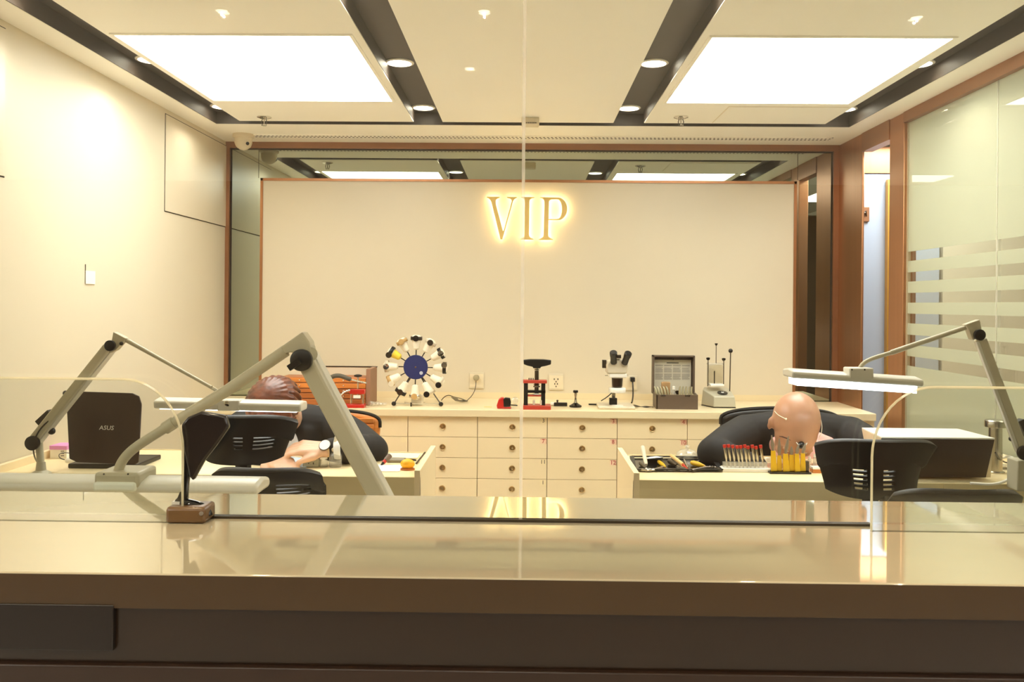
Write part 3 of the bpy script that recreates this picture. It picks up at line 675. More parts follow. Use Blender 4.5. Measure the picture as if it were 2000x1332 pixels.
# -- left lamp on the bench
d = 3.12
L = thing('desk_lamp', 'cream jointed desk lamp clamped to the left end of the left workbench', 'desk lamp', G(75, 908, RZ), 'jointed desk lamps')
b0, e0 = P(65, 862, d), P(214, 676, d)
MB().bar(b0+(b0-e0)*.03, e0, .044, .03, (0, 1, 0)).build('lower_arm', m_lamp, L, bevel=.004)
MB().bar(b0+Vector((.012, .016, -.006)), e0+Vector((.012, .016, -.006)), .04, .012, (0, 1, 0)).build('arm_cover', m_lampw, L, bevel=.003)
disc_joint(L, P(65, 865, d-.02), .026, .014); disc_joint(L, P(216, 675, d-.02), .0195, .012)
MB().lathe([(.035, 0), (.035, .01), (.018, .02), (.015, .05)], (b0.x+.012, d+.03, RZ-.03), n=20).build('clamp_foot', m_lamp, L)
MB().cyl((b0.x+.012, d+.03, RZ), b0+Vector((.004, .03, .0)), .013).build('swivel_post', m_lamp, L)
MB().box((b0.x-.03, d-.0, RZ-.09), (b0.x+.05, d+.10, RZ-.03)).build('clamp', m_lamp, L, bevel=.004)
MB().prism([P(x, y, d-.016) for x, y in ((218, 664), (221, 648), (246, 661), (240, 668), (226, 684), (212, 690))], (0, .03, 0)).build('elbow_bracket', m_lamp, L, bevel=.002)
k = MB(); k.ball(P(237, 671, d-.02), .007); k.build('lever', m_black, L)
pa, pb = P(243, 662, d), P(412, 756, d+.05)
MB().tube([pa, pa.lerp(pb, .5), pb], [.0085, .007, .0065], 10).build('upper_arm', m_lamp, L)
hd = d+.10
MB().tube(bez([pb, P(432, 766, hd), P(438, 778, hd), P(440, 790, hd)], 8), .007, 8).build('gooseneck', m_lamp, L)
MB().box((X(432, hd, 790), hd-.045, Z(800, hd, 450)), (X(475, hd, 790), hd+.02, Z(779, hd, 450))).build('head_mount', m_lampw, L, bevel=.004)
s = MB().lathe([(.009, 0), (.009, .006), (.004, .007)], P(443, 787, hd-.05), ax=(0, -1, 0)); s.build('screw', m_chrome, L)
MB().box((X(452, hd, 789)-.002, hd-.0465, Z(790.5, hd, 453)), (X(455, hd, 789), hd-.044, Z(787, hd, 453))).build('screw_hole', m_black, L)
lamp_head(L, P(300, 781, hd-.04), P(588, 788, hd-.04), .09, lit=LAMP_E*.7, hgt=.032)
k = MB(); k.tube(bez([P(95, 822, d-.02), P(64, 845, d-.03), P(56, 880, d-.03), P(70, 900, d+.0), G(76, 907, BZ+.004)], 14), .0028, 6); k.build('power_cord', m_black, L)
k = MB(); k.bar(P(76, 826, d+.02), P(100, 804, d+.02), .03, .02, (0, 1, 0)); k.ball(P(128, 768, d+.03), .01); k.ball(P(101, 842, d+.02), .013); k.build('cord_clip', m_black, L)
# -- right lamp
d = 3.08
L = thing('desk_lamp', 'cream jointed desk lamp with lit white tube over the bald man', 'desk lamp', G(2004, 905, RZ), 'jointed desk lamps')
e0, b0 = P(1914, 662, d), P(1996, 882, d)
MB().bar(e0, b0, .042, .03, (0, 1, 0)).build('lower_arm', m_lamp, L, bevel=.004)
MB().bar(e0+Vector((-.016, -.012, -.01)), b0+Vector((-.016, -.012, -.01)), .014, .012, (0, 1, 0)).build('arm_cover', m_lampw, L, bevel=.002)
disc_joint(L, P(1912, 654, d-.02), .0195, .012, lever=(.032, 0, 0)); disc_joint(L, P(2000, 884, d-.02), .026, .014)
MB().prism([P(x, y, d-.016) for x, y in ((1886, 634), (1914, 624), (1917, 640), (1920, 658), (1900, 664), (1892, 644))], (0, .03, 0)).build('elbow_bracket', m_lamp, L, bevel=.002)
pa = P(1890, 638, d); pb = P(1740, 689, d)
MB().tube([pa, pb], [.0085, .0095], 12).build('upper_arm', m_lamp, L)
MB().tube(bez([pb, P(1715, 697, d), P(1682, 703, d), P(1679, 722, d)], 10), .0075, 10).build('gooseneck', m_lamp, L)
MB().box((X(1650, d, 725), d-.045, Z(739, d, 1675)), (X(1697, d, 725), d+.02, Z(717, d, 1675))).build('head_mount', m_lampw, L, bevel=.005)
s = MB(); [s.cyl(P(px, 722, d-.046), P(px, 722, d-.044), .003, n=8) for px in (1664, 1689)]; s.build('screw', m_black, L)
lamp_head(L, P(1547, 724, d-.04), P(1804, 741, d-.04), .11, lit=LAMP_E, hgt=.026, drop=.025)
MB().box((b0.x-.02, d-.01, RZ-.03), (b0.x+.05, d+.06, b0.z-.03)).build('clamp_foot', m_lamp, L, bevel=.004)
k = MB().bar(P(1990, 820, d+.03), P(2004, 850, d+.03), .03, .02, (0, 1, 0)); k.ball(P(1975, 857, d+.02), .009); k.build('cord_clip', m_black, L)

# ================================================================== left bench things
# laptop lid seen from behind
d = 3.34
lt = thing('laptop', 'dark brown open laptop seen from behind on the left workbench', 'laptop', (X(200, d+.1, 900), d+.1, BZ))
ln = [P(132, 764, d+.0), P(258, 768, d+.0), P(271, 774, d), P(276, 790, d), P(270, 903, d-.05), P(262, 908, d-.05), P(150, 903, d-.05), P(135, 896, d-.05), P(129, 772, d)]
MB().prism(ln, (0, .008, 0)).build('lid', m_lapt, lt, bevel=.002)
text_mb('ASUS', P(208.5, 836, d-.0305), (1.05, 0, -.012), (0, .35, .94), .0235, .0008).build('lid_logo', mat('silver_lettering', (226, 220, 206), .3), lt, smooth=False)
q = P(135, 900, d-.04); q2 = P(270, 905, d-.04)
MB().box((q.x, d-.05, BZ), (q2.x, d+.17, BZ+.018)).build('keyboard_base', m_black, lt, bevel=.004)
def simple(name, label, cat, mb, m, loc=None, bevel=.001, group=None):
    return tag(mb.build(name, m, None, bevel=bevel, loc=loc), label, cat, group)
def standing(px, py, z): return G(px, py, z)
q = G(118, 894, BZ); t = thing('tissue_box', 'small white box with a pink lid left of the laptop', 'box', q)
MB().box((q.x-.032, q.y-.02, BZ), (q.x+.036, q.y+.06, BZ+.038)).build('box_body', m_white, t, bevel=.001)
MB().box((q.x-.034, q.y-.022, BZ+.036), (q.x+.038, q.y+.062, BZ+.052)).build('lid', mat('pink_lid', (228, 150, 214), .5), t, bevel=.001)
g = MB(); [g.box((q.x+.012, q.y-.0208, BZ+.010+.009*k), (q.x+.026, q.y-.02, BZ+.014+.009*k)) for k in range(3)]; g.build('print', mat('grey_print', (120, 112, 110), .6), t)
q = G(146, 903, BZ); t = thing('computer_mouse', 'cream computer mouse with a thin cable before the laptop', 'mouse', q)
MB().ball((q.x, q.y+.01, BZ+.004), (.042, .028, .020), 20, 12).build('shell', m_white, t)
MB().tube(bez([(q.x-.04, q.y, BZ+.01), (q.x-.07, q.y-.02, BZ+.02), (q.x-.08, q.y+.02, BZ+.05), (q.x-.03, q.y+.06, BZ+.02)], 12), .0018, 6).build('cable', m_black, t)
k = MB(); k.tube(bez([G(205, 905, BZ+.004), G(190, 898, BZ+.03), G(182, 890, BZ+.02), G(196, 900, BZ+.02), G(215, 907, BZ+.004)], 14), .002, 6)
simple('charging_cable', 'thin black cable loop lying under the laptop', 'cable', k, m_black, bevel=0)
# paper with the lamp's blue-white glow in its colour, grey box, jars, tool, sheet, ball, black glass plate
q = G(556, 905, BZ); simple('glow_tinted_sheet', 'sheet coloured pale blue for the lamp glow, lying under the hand of the seated person', 'paper', MB().prism([G(500, 898, BZ+.001), G(598, 914, BZ+.001), G(604, 897, BZ+.001), G(535, 888, BZ+.001)], (0, 0, .002)), mat('glow_tinted_paper', (214, 232, 248), .7), bevel=0)
q = G(607, 913, BZ); t = thing('instrument_box', 'small grey speckled box with a switch in front of the hand', 'box', q)
MB().box((q.x-.032, q.y, BZ), (q.x+.032, q.y+.04, BZ+.034)).build('box_body', mat('grey_green_plastic', (170, 170, 150), .6, noise=.15, nscale=120), t, bevel=.004)
g = MB(); g.box((q.x+.008, q.y-.001, BZ+.012), (q.x+.012, q.y+.001, BZ+.020)); g.box((q.x-.010, q.y-.001, BZ+.014), (q.x-.006, q.y+.001, BZ+.017)); g.build('switch', m_black, t)
q = G(655, 912, BZ); t = thing('glue_bottle', 'cream squat plastic bottle with a narrow neck beside the big lamp arm', 'bottle', q)
MB().lathe([(.022, 0), (.025, .006), (.025, .045), (.020, .056), (.010, .062), (.010, .085)], q).build('bottle_body', m_clearpl, t)
MB().lathe([(.0165, .062), (.018, .066), (.018, .072), (.012, .078), (.008, .10), (.004, .118), (.001, .12)], q).build('cap', m_panel, t)
q = G(632, 912, BZ); t = thing('glass_jar', 'small clear glass jar between the grey box and the bottle', 'jar', q)
MB().lathe([(.015, 0), (.017, .004), (.017, .028), (.014, .032)], q).build('jar_body', m_clearpl, t)
MB().lathe([(.016, .032), (.016, .040), (.002, .042)], q).build('lid', m_white, t)
simple('white_sheet', 'white paper sheet on the right corner of the left workbench', 'paper', MB().prism([G(738, 921, BZ+.001), G(780, 921, BZ+.001), G(788, 909, BZ+.001), G(734, 908, BZ+.001)], (0, 0, .0015)), m_paper, bevel=0)
q = G(796, 917, BZ); t = thing('putty_ball', 'orange yellow putty ball on a small brown base in the bench corner', 'putty', q)
MB().ball((q.x, q.y, BZ+.022), (.028, .024, .019), 20, 12).build('putty', m_orange, t)
MB().lathe([(.028, 0), (.028, .004), (.02, .008)], q).build('base', m_wood, t)
q = G(752, 908, BZ)
t = thing('hand_brush', 'short grey handled tool with red collar leaning by the elbow of the seated person', 'hand tool', q)
a, b = P(744, 909, q.y-.02), P(762, 889, q.y+.02)
MB().cyl(a.lerp(b, .45), b, .009, .011).build('handle', mat('grey_grip', (120, 100, 86), .5), t, bevel=.003)
MB().cyl(a.lerp(b, .25), a.lerp(b, .45), .007, .008).build('collar', m_red, t); MB().cyl(a, a.lerp(b, .25), .003, .006).build('tip', m_black, t)
k = MB().tube(bez([G(772, 902, BZ+.003), G(785, 897, BZ+.003), G(800, 896, BZ+.003), G(812, 899, BZ+.003)], 8), .004, 8)
simple('tweezers', 'dark tweezers lying behind the orange putty ball', 'tweezers', k, m_dsteel, bevel=0)
q = G(770, 903, BZ); simple('bench_cushion', 'small grey pad lying beside the orange putty ball', 'pad', MB().box((q.x-.03, q.y-.01, BZ), (q.x+.04, q.y+.05, BZ+.012)), mat('grey_pad', (140, 130, 112), .7), bevel=.004)
k = MB(); k.prism([G(748, 895, BZ+.001), G(815, 896, BZ+.001), G(822, 886.5, BZ+.001), G(752, 886, BZ+.001)], (0, 0, .003)); simple('bench_mat', 'pale work mat at the back right of the left workbench', 'mat', k, mat('pale_mat', (244, 232, 196), .6), bevel=0)
k = MB().tube([G(813, 905, BZ+.003), G(830, 884, BZ+.02)], .004, 6); simple('file_tool', 'thin steel file leaning in the bench corner by the raised side', 'file', k, m_dsteel, bevel=0)
q = G(705, 907, BZ); k = MB().lathe([(.020, 0), (.022, .01), (.022, .05), (.018, .055)], q); simple('cream_pot', 'small cream pot just left of the big lamp arm on the bench', 'pot', k, m_panel, bevel=0)

# ================================================================== right bench things
d = 3.22
xs_ = lambda px, y=925: G(px, y, BZ)
t = thing('tool_tray', 'black tool tray at the left end of the right workbench', 'tray', G(1322, 920, BZ))
c4 = [G(1238, 921, BZ), G(1408, 922, BZ), G(1392, 897, BZ), G(1234, 896, BZ)]
MB().prism([v+Vector((0, 0, .001)) for v in c4], (0, 0, .003)).build('tray_floor', m_blackg, t)
for i in range(4):
    a, b = c4[i], c4[(i+1) % 4]; MB().bar(a+Vector((0, 0, .010)), b+Vector((0, 0, .010)), .004, .018, (0, 0, 1)).build('tray_wall', m_black, t)
# loose tools in the tray
def rod(name, label, cat, pa, pb, r0, r1, m, z=BZ+.006, tip=None, group=None, dz=0):
    a, b = G(*pa, z), G(*pb, z); b.z += dz; a.z += r0; b.z += r1
    t = thing(name, label, cat, a.lerp(b, .5) - Vector((0, 0, r0)), group)
    MB().tube([a, a.lerp(b, .15), a.lerp(b, .6), b], [r0*.7, r0, r0, r1], 10).build('handle', m, t)
    if tip: MB().tube([b, b+(b-a)*.35], [r1*.6, .0012], 8).build('tip', tip, t)
    return t
rod('plastic_bottle', 'small grey plastic vial lying at the left in the black tray', 'vial', (1250, 908), (1262, 918), .008, .006, m_dsteel, tip=m_white)
rod('wide_brush', 'cream flat brush standing in the left of the black tray', 'brush', (1262, 912), (1255, 893), .008, .010, m_panel, tip=None, dz=.03)
rod('yellow_pick', 'short yellow handled pick in the middle of the black tray', 'pick', (1286, 905), (1300, 914), .008, .003, m_yellow, tip=m_steel)
rod('grey_pliers', 'dark grey round-ended tool in the middle of the black tray', 'pliers', (1306, 905), (1322, 912), .010, .006, m_dsteel, tip=m_chrome)
rod('wood_brush', 'long wooden brush slanting out of the black tray', 'brush', (1310, 893), (1334, 912), .008, .008, mat('pale_wood', (224, 184, 120), .5), z=BZ+.02, tip=m_red)
rod('pointed_awl', 'thin pale awl lying right of the long wooden brush', 'awl', (1336, 899), (1344, 916), .004, .004, m_steel, tip=m_dsteel)
rod('yellow_knife', 'yellow handled knife with a pale point in the right of the black tray', 'knife', (1350, 908), (1376, 913), .010, .005, m_yellow, tip=mat('pale_wood', (224, 184, 120), .5))
q = G(1400, 912, BZ); simple('bracelet', 'dark metal watch bracelet at the right end of the black tray', 'bracelet', MB().tube(bez([G(1352, 919, BZ+.008), G(1375, 914, BZ+.012), G(1395, 909, BZ+.012), G(1406, 918, BZ+.008)], 20), [.007 if i % 2 else .005 for i in range(21)], 8), m_dsteel, bevel=0)
k = MB().tube(bez([G(1250, 917, BZ+.008), G(1275, 921, BZ+.008), G(1288, 914, BZ+.01), G(1296, 912, BZ+.01)], 16), [.006 if i % 2 else .0045 for i in range(17)], 8)
simple('strap', 'dark curved watch strap at the left in the black tray', 'watch strap', k, m_steel, bevel=0)
simple('folded_paper', 'crumpled white paper behind the left of the black tray', 'paper', MB().add([G(1258, 898, BZ+.002), G(1292, 899, BZ+.002), G(1296, 893, BZ+.035), G(1260, 896, BZ+.02), G(1275, 890, BZ+.002)], [(0, 1, 2), (0, 2, 3), (3, 2, 4), (1, 4, 2)]), m_paper, bevel=0)
q = G(1342, 894, BZ); t = thing('glass_dome', 'low clear dust dome with knob behind the black tray', 'dust dome', q)
MB().lathe([(.048, 0), (.048, .008), (.042, .022), (.028, .032), (.008, .036), (.006, .042), (.010, .048), (.006, .053), (.001, .054)], q, n=28).build('dome', m_clearpl, t)
MB().lathe([(.046, 0), (.044, .006), (.03, .012)], q).build('watch_movement', m_panel, t)
# screwdriver rack and drivers
q0, q1 = G(1411, 922, BZ), G(1503, 922, BZ); yr = q0.y
t = thing('screwdriver_rack', 'cream rack block holding red-capped screwdrivers', 'rack', (q0.lerp(q1, .5)))
MB().box((q0.x, yr, BZ), (q1.x, yr+.05, BZ+.014)).build('rack_base', m_white, t, bevel=.002)
MB().box((q0.x+.006, yr+.016, BZ+.014), (q1.x-.006, yr+.034, BZ+.036)).build('rack_block', m_clearpl, t, bevel=.002)
ds = yr+.025; sx = [1418, 1426, 1434, 1442, 1449, 1457, 1464, 1472, 1480, 1489]
for i, px in enumerate(sx):
    b = Vector((X(px+2, ds, 912), ds+random.uniform(-.006, .006), BZ+.0145)); top = Vector((X(px-3, ds, 868), b.y+.004, Z(869+random.uniform(-1, 3), ds, px)))
    t = thing('screwdriver', 'slim silver screwdriver with red cap, %s in the cream rack' % (['leftmost', 'second from left', 'third from left', 'fourth from left', 'fifth from left', 'fifth from right', 'fourth from right', 'third from right', 'second from right', 'rightmost'][i]), 'screwdriver', b, 'screwdrivers in the cream rack')
    MB().tube([b, b.lerp(top, .35), b.lerp(top, .4), b.lerp(top, .86)], [.003, .0042, .006, .0052], 10).build('shaft', m_steel, t)
    MB().tube([b.lerp(top, .86), b.lerp(top, .9), top], [.0055, .007, .0065], 10).build('cap', m_red, t)
# yellow-handled files on black stand
q0, q1 = G(1504, 926, BZ), G(1584, 926, BZ); yr = q0.y+.003
t = thing('file_stand', 'black flat stand with yellow-handled files', 'stand', q0.lerp(q1, .5))
MB().box((q0.x, yr, BZ), (q1.x, yr+.05, BZ+.007)).build('stand_base', m_blackg, t, bevel=.001)
MB().box((X(1571, yr, 910), yr+.028, BZ+.007), (q1.x, yr+.048, BZ+.045)).build('stand_block', m_dsteel, t, bevel=.002)
ys_ = yr+.02
for i, (px, w_, top, ptx, pty) in enumerate([(1510, 13, 880, 1507, 850), (1522, 11, 889, 1522, 856), (1534, 14, 886, 1540, 852), (1546, 13, 888, 1546, 872), (1556, 12, 886, 1560, 868), (1568, 12, 885, 1573, 866)]):
    b = Vector((X(px+1, ys_, 920), ys_+(.006 if i % 2 else -.004), BZ+.0075)); tp = Vector((X(px, b.y, top), b.y, Z(top, b.y, px)))
    t = thing('needle_file', 'file with flat yellow handle, %s on the black stand' % (['leftmost and tallest', 'second from left', 'third from left', 'third from right', 'second from right', 'rightmost beside the grey block'][i]), 'file', b, 'yellow-handled files on the black stand')
    ww = w_*3.1/1700
    MB().bar(b, tp, ww, .008, (1, 0, 0), w1=ww*.7).build('handle', m_yellow, t, bevel=.0015)
    MB().tube([tp, tp.lerp(P(ptx, pty, b.y), .4), P(ptx, pty, b.y)], [.005, .0075, .002], 8).build('blade', m_filest, t)
q = G(1590, 915, BZ)
for i, (px, r_, h_, m, lab) in enumerate([(1581, .008, .045, m_clearpl, 'small clear vial just right of the yellow files'), (1591, .007, .055, m_clearpl, 'tall thin clear vial right of the yellow files beside the chair')]):
    c = G(px, 914, BZ); t = thing('glass_vial', lab, 'vial', c)
    MB().lathe([(r_, 0), (r_, h_*.7), (r_*.5, h_*.8)], c, n=14).build('vial_body', m, t); MB().lathe([(r_*.7, h_*.78), (r_*.7, h_), (.001, h_+.001)], c, n=14).build('cap', m_white, t)
c0, c1 = G(1586, 923, BZ), G(1604, 923, BZ); t = thing('sample_box', 'tiny white box with orange brown front beside the chair on the right bench', 'box', c0)
MB().box((c0.x, c0.y-.01, BZ), (c1.x, c0.y+.03, BZ+.014)).build('box_front', m_woodo, t, bevel=.001); MB().box((c0.x, c0.y-.01, BZ+.014), (c1.x, c0.y+.03, BZ+.022)).build('lid', m_white, t, bevel=.001)
c = G(1500, 903, BZ); simple('marking_block', 'tiny white block with a black top beside the screwdriver rack', 'block', MB().box((c.x-.008, c.y, BZ), (c.x+.008, c.y+.02, BZ+.018)), m_white)
# white device with dark sloping front
d = 3.21
t = thing('bench_device', 'bench device with a white top and dark brown sloping front at the right', 'bench device', G(1835, 925, BZ))
zt_, zb_ = Z(858, d, 1835), BZ+.004
fr = [P(1722, 858, d), P(1943, 858, d), P(1926, 933, d+.05), P(1738, 933, d+.05)]
for v in fr[2:]: v.z = zb_+.006
fr[0].z = fr[1].z = zt_
MB().prism(fr, (0, .01, 0)).build('front_cover', m_lapt, t, bevel=.002)
bk = d+.24
vs = [fr[0]+Vector((.004, .006, 0)), fr[1]+Vector((-.002, .006, 0)), fr[2]+Vector((.02, .006, 0)), fr[3]+Vector((0, .006, 0)),
      Vector((fr[0].x+.02, bk, zt_+.0)), Vector((fr[1].x-.02, bk, zt_+.0)), Vector((fr[1].x-.005, bk, zb_)), Vector((fr[3].x, bk, zb_))]
MB().add(vs, [(0,1,5,4),(1,2,6,5),(2,3,7,6),(3,0,4,7),(4,5,6,7),(0,3,2,1)]).build('housing', m_panel, t, weld=True)
MB().prism([fr[0]+Vector((0, 0, .001)), fr[1]+Vector((0, 0, .001)), Vector((fr[1].x-.015, bk, zt_+.001)), Vector((fr[0].x+.02, bk, zt_+.001))], (0, 0, .006)).build('top_cover', m_white, t, bevel=.001)
# steel cup
c = Vector((X(1945, 3.42), 3.42, BZ)); t = thing('steel_cup', 'tall steel cup with a brushed lid beside the white-topped device', 'cup', c)
zc_ = Z(834, 3.42, 1945)-BZ
MB().lathe([(.034, 0), (.034, .004), (.026, .008), (.024, zc_)], c, n=28).build('cup_body', m_steel, t)
MB().lathe([(.038, zc_), (.039, zc_+.003), (.039, zc_+.024), (.034, zc_+.028), (.001, zc_+.028)], c, n=28).build('lid', m_steel, t)
k = MB().tube(bez([G(1942, 905, BZ+.01), P(1990, 862, 3.3), P(2012, 920, 3.17), P(1975, 962, 3.10), P(1930, 944, 3.12), P(1895, 944, 3.13)], 30), .005, 8)
simple('white_cable', 'looping white cable hanging over the right workbench edge', 'cable', k, m_white, bevel=0)
k = MB().tube(bez([P(1944, 884, 3.3), G(1960, 915, BZ+.004), G(1990, 905, BZ+.004), G(1996, 890, BZ+.06)], 20), .003, 8)
simple('black_cable', 'thin black cable beside the steel cup', 'cable', k, m_black, bevel=0)
c = G(1962, 918, BZ); t = thing('clear_case', 'clear plastic parts case in front of the steel cup', 'case', c)
MB().box((c.x-.04, c.y, BZ), (c.x+.05, c.y+.05, BZ+.016)).build('case_body', m_clearpl, t, bevel=.002); MB().box((c.x-.02, c.y+.01, BZ+.002), (c.x+.03, c.y+.03, BZ+.008)).build('watch_parts', m_dsteel, t)
c = G(1988, 908, BZ); simple('round_weight', 'small grey round weight near the foot of the right lamp', 'weight', MB().lathe([(.012, 0), (.013, .012), (.009, .018), (.001, .02)], c), m_steel, bevel=0)

def scale_about_camera():
    for o in [o for o in C.objects if o.parent is None and o.name not in drafted]:
        x, y, z = o.location
        o.location = (x*CAM_SCALE, y*CAM_SCALE, REAL_Z + (z-DRAFT_Z)*CAM_SCALE); o.scale = (CAM_SCALE,)*3  # location and size both shrink about the camera position
scale_about_camera(); BZ, RZ = 1.0545, 1.0802
# ================================================================== things on the back worktop
E = CT
def on(px, py=797): return G(px, py, E)
# wooden tool chest behind the seated person
q = G(718, 793, E); yk = q.y+.02
t = thing('wooden_tool_chest', 'red-brown wooden tool chest with open lid behind the seated person', 'tool chest', (X(650, yk), yk, E))
x0_, x1_ = X(545, yk, 780), X(717, yk, 780); zc1 = Z(738, yk, 690)
MB().box((x0_, yk+.01, E), (x1_, yk+.19, zc1)).build('chest_body', m_wood, t, bevel=.002)
for s, xx in ((0, x1_-.006),): MB().box((xx, yk, E), (X(723, yk, 780), yk+.2, Z(721, yk, 720))).build('side_panel', mat('mauve_brown_panel', (160, 118, 92), .5), t, bevel=.001)
MB().box((x0_, yk+.17, zc1), (x1_, yk+.19, Z(721, yk, 690))).build('lid_lining', m_panel, t)
MB().box((x0_, yk+.168, Z(722, yk, 690)), (x1_+.02, yk+.192, Z(720, yk, 690))).build('lid_rim', m_dbrown, t)
rows = [(739, 748), (749, 759), (760, 768), (769, 779), (780, 792)]
for a, b in rows:
    for (xa_, xb_, kn) in ((X(636, yk, 760), x1_-.008, X(671, yk, 760)), (x0_+.004, X(634, yk, 760), X(585, yk, 760))):
        zA, zB = Z(b, yk, 690)+.0015, Z(a, yk, 690)
        if zA < E: zA = E+.003
        dr_ = MB().box((xa_, yk, zA), (xb_, yk+.012, zB)).build('drawer', m_woodo if a < 750 else m_wood, t, bevel=.0015)
        MB().ball((kn, yk-.004, (zA+zB)/2), .004, 10, 6).build('knob', m_chrome, dr_)
# small red press in front of the chest
yk = q.y-.06
t = thing('small_red_press', 'small red bench press in front of the wooden tool chest', 'press', (X(695, yk), yk, E))
xa_, xb_ = X(672, yk, 790), X(713, yk, 790)
MB().box((xa_, yk-.03, E), (xb_, yk+.03, E+.016)).build('base', m_red, t, bevel=.002)
MB().box((X(684, yk), yk-.02, Z(769, yk, 695)), (X(713, yk), yk+.02, Z(760, yk, 695))).build('crosshead', m_red, t, bevel=.002)
for px in (686, 709): MB().cyl((X(px, yk), yk, E+.016), (X(px, yk), yk, Z(768, yk, 695)), .0045).build('column', m_chrome, t)
MB().cyl((X(699, yk), yk, Z(772, yk, 700)), (X(699, yk), yk, Z(735, yk, 700)), .004).build('spindle', m_chrome, t)
MB().lathe([(.006, -.004), (.02, 0), (.02, .006), (.008, .010)], (X(699, yk), yk, Z(735, yk, 700))).build('hand_wheel', m_black, t)
MB().box((X(692, yk), yk-.024, Z(777, yk, 700)), (X(706, yk), yk-.02, Z(771, yk, 700))).build('label_plate', m_white, t)
k = MB().tube(bez([P(645, 738, yk-.04), P(662, 728, yk-.04), P(672, 738, yk-.04), P(685, 741, yk-.04)], 12), .011, 10)
t = thing('flexible_duct', 'grey flexible duct with silver segments arching over the red press', 'duct', P(660, 740, yk-.04))
k.build('grey_sleeve', mat('grey_sleeve', (86, 80, 66), .6), t)
MB().tube(bez([P(684, 741, yk-.04), P(700, 745, yk-.04), P(716, 748, yk-.04)], 16), [.0055 if i % 2 else .0035 for i in range(17)], 8).build('silver_segment', m_chrome, t)
MB().tube(bez([P(684, 762, yk-.04), P(670, 764, yk-.04), P(664, 775, yk-.04)], 12), [.0055 if i % 2 else .0035 for i in range(13)], 8).build('silver_segment', m_chrome, t)
c = G(735, 793, E); t = thing('plastic_wrap', 'crumpled clear plastic wrap between the chest and the wheel', 'plastic wrap', c)
k = MB(); [k.ball((c.x-.03+.018*i, c.y+random.uniform(-.01, .01), E+.012), (.015, .015, .013-.0015*i), 10, 6) for i in range(5)]; k.build('wrap', m_clearpl, t)
# ---------------- rotating wheel of watches
cx, cz, yw = 812, 717, 4.42
t = thing('watch_test_wheel', 'rotating watch test wheel with a navy disc and twelve spokes', 'test wheel', (X(cx, yw), yw, E))
hub = P(cx, cz, yw)
MB().lathe([(.061, 0), (.0625, .003), (.061, .009), (.001, .0095)], hub, ax=(0, -1, 0), n=48).build('hub_disc', m_blue, t)
MB().lathe([(.0045, .0095), (.004, .013), (.001, .014)], hub, ax=(0, -1, 0)).build('hub_screw', m_brass, t)
MB().lathe([(.009, 0), (.001, .0005)], hub+Vector((.029, -.0096, -.029)), ax=(0, -1, 0)).build('hub_sticker', mat('sticker_silver', (196, 200, 214), .3), t)
MB().cyl(hub+Vector((0, 0, 0)), hub+Vector((0, .08, 0)), .02).build('motor', m_black, t)
zf = E+.012
for s, fx in ((-1, 771), (1, 862)):
    f = Vector((X(fx, yw), yw-.02, zf))
    MB().tube([hub+Vector((0, .03, -.01)), f], .0032, 8).build('stand_leg', m_dsteel, t)
    MB().lathe([(.009, -.008), (.011, -.004), (.011, .006), (.006, .008)], f, ax=(.3*s, -1, 0)).build('rubber_foot', m_black, t)
MB().tube([Vector((X(771, yw), yw-.02, zf)), Vector((X(862, yw), yw-.02, zf))], .0028, 8).build('base_rod', m_chrome, t)
for s in (-1, 1): MB().tube([Vector((X(806, yw), yw-.02, zf)), Vector((X(806+s*20, yw), yw+.09, zf-.006))], .003, 8).build('base_strut', m_chrome, t)
MB().cyl((X(805, yw), yw-.035, E+.0), (X(805, yw), yw-.035, E+.02), .004).build('front_foot', m_black, t)
MB().box((X(802, yw), yw+.02, E), (X(824, yw), yw+.07, E+.05)).build('motor_box', m_white, t, bevel=.004)
straps = [('black', m_black), ('tan', mat('tan_leather', (196, 158, 100), .5)), ('dark', m_dsteel), ('black', m_black), ('steel', m_steel), ('cream', m_panel), ('grey', m_dsteel), ('clear', m_clearpl), ('black', m_black), ('cream', m_panel), ('steel', m_steel), ('black', m_black)]
look = {0: 'dark brown strap at the top of the wheel', 1: 'pale strap and dark clasp at one o\'clock on the wheel', 2: 'black strap at two o\'clock on the wheel', 3: 'black strap and grey dial at three o\'clock on the wheel',
        4: 'black case on a white cushion at four o\'clock on the wheel', 5: 'black case on a white cushion at five o\'clock on the wheel', 6: 'cream dial at the bottom of the wheel', 7: 'dark case at seven o\'clock on the wheel',
        8: 'cream dial and strap at eight o\'clock on the wheel', 9: 'steel case at nine o\'clock on the wheel', 10: 'black strap with yellow cushion at ten o\'clock on the wheel', 11: 'tan strap at eleven o\'clock on the wheel'}
m_cush = mat('white_cushion', (250, 240, 218), .6); m_tan = mat('tan_leather', (196, 158, 100), .5)
wm = {0: (m_dbrown, m_black), 1: (m_panel, m_dsteel), 2: (m_black, m_chrome), 3: (m_black, m_steel), 4: (m_panel, m_black), 5: (m_panel, m_black), 6: (m_chrome, m_tan), 7: (m_black, m_dsteel), 8: (m_tan, m_panel), 9: (m_panel, m_chrome), 10: (m_black, m_dsteel), 11: (m_tan, m_tan)}
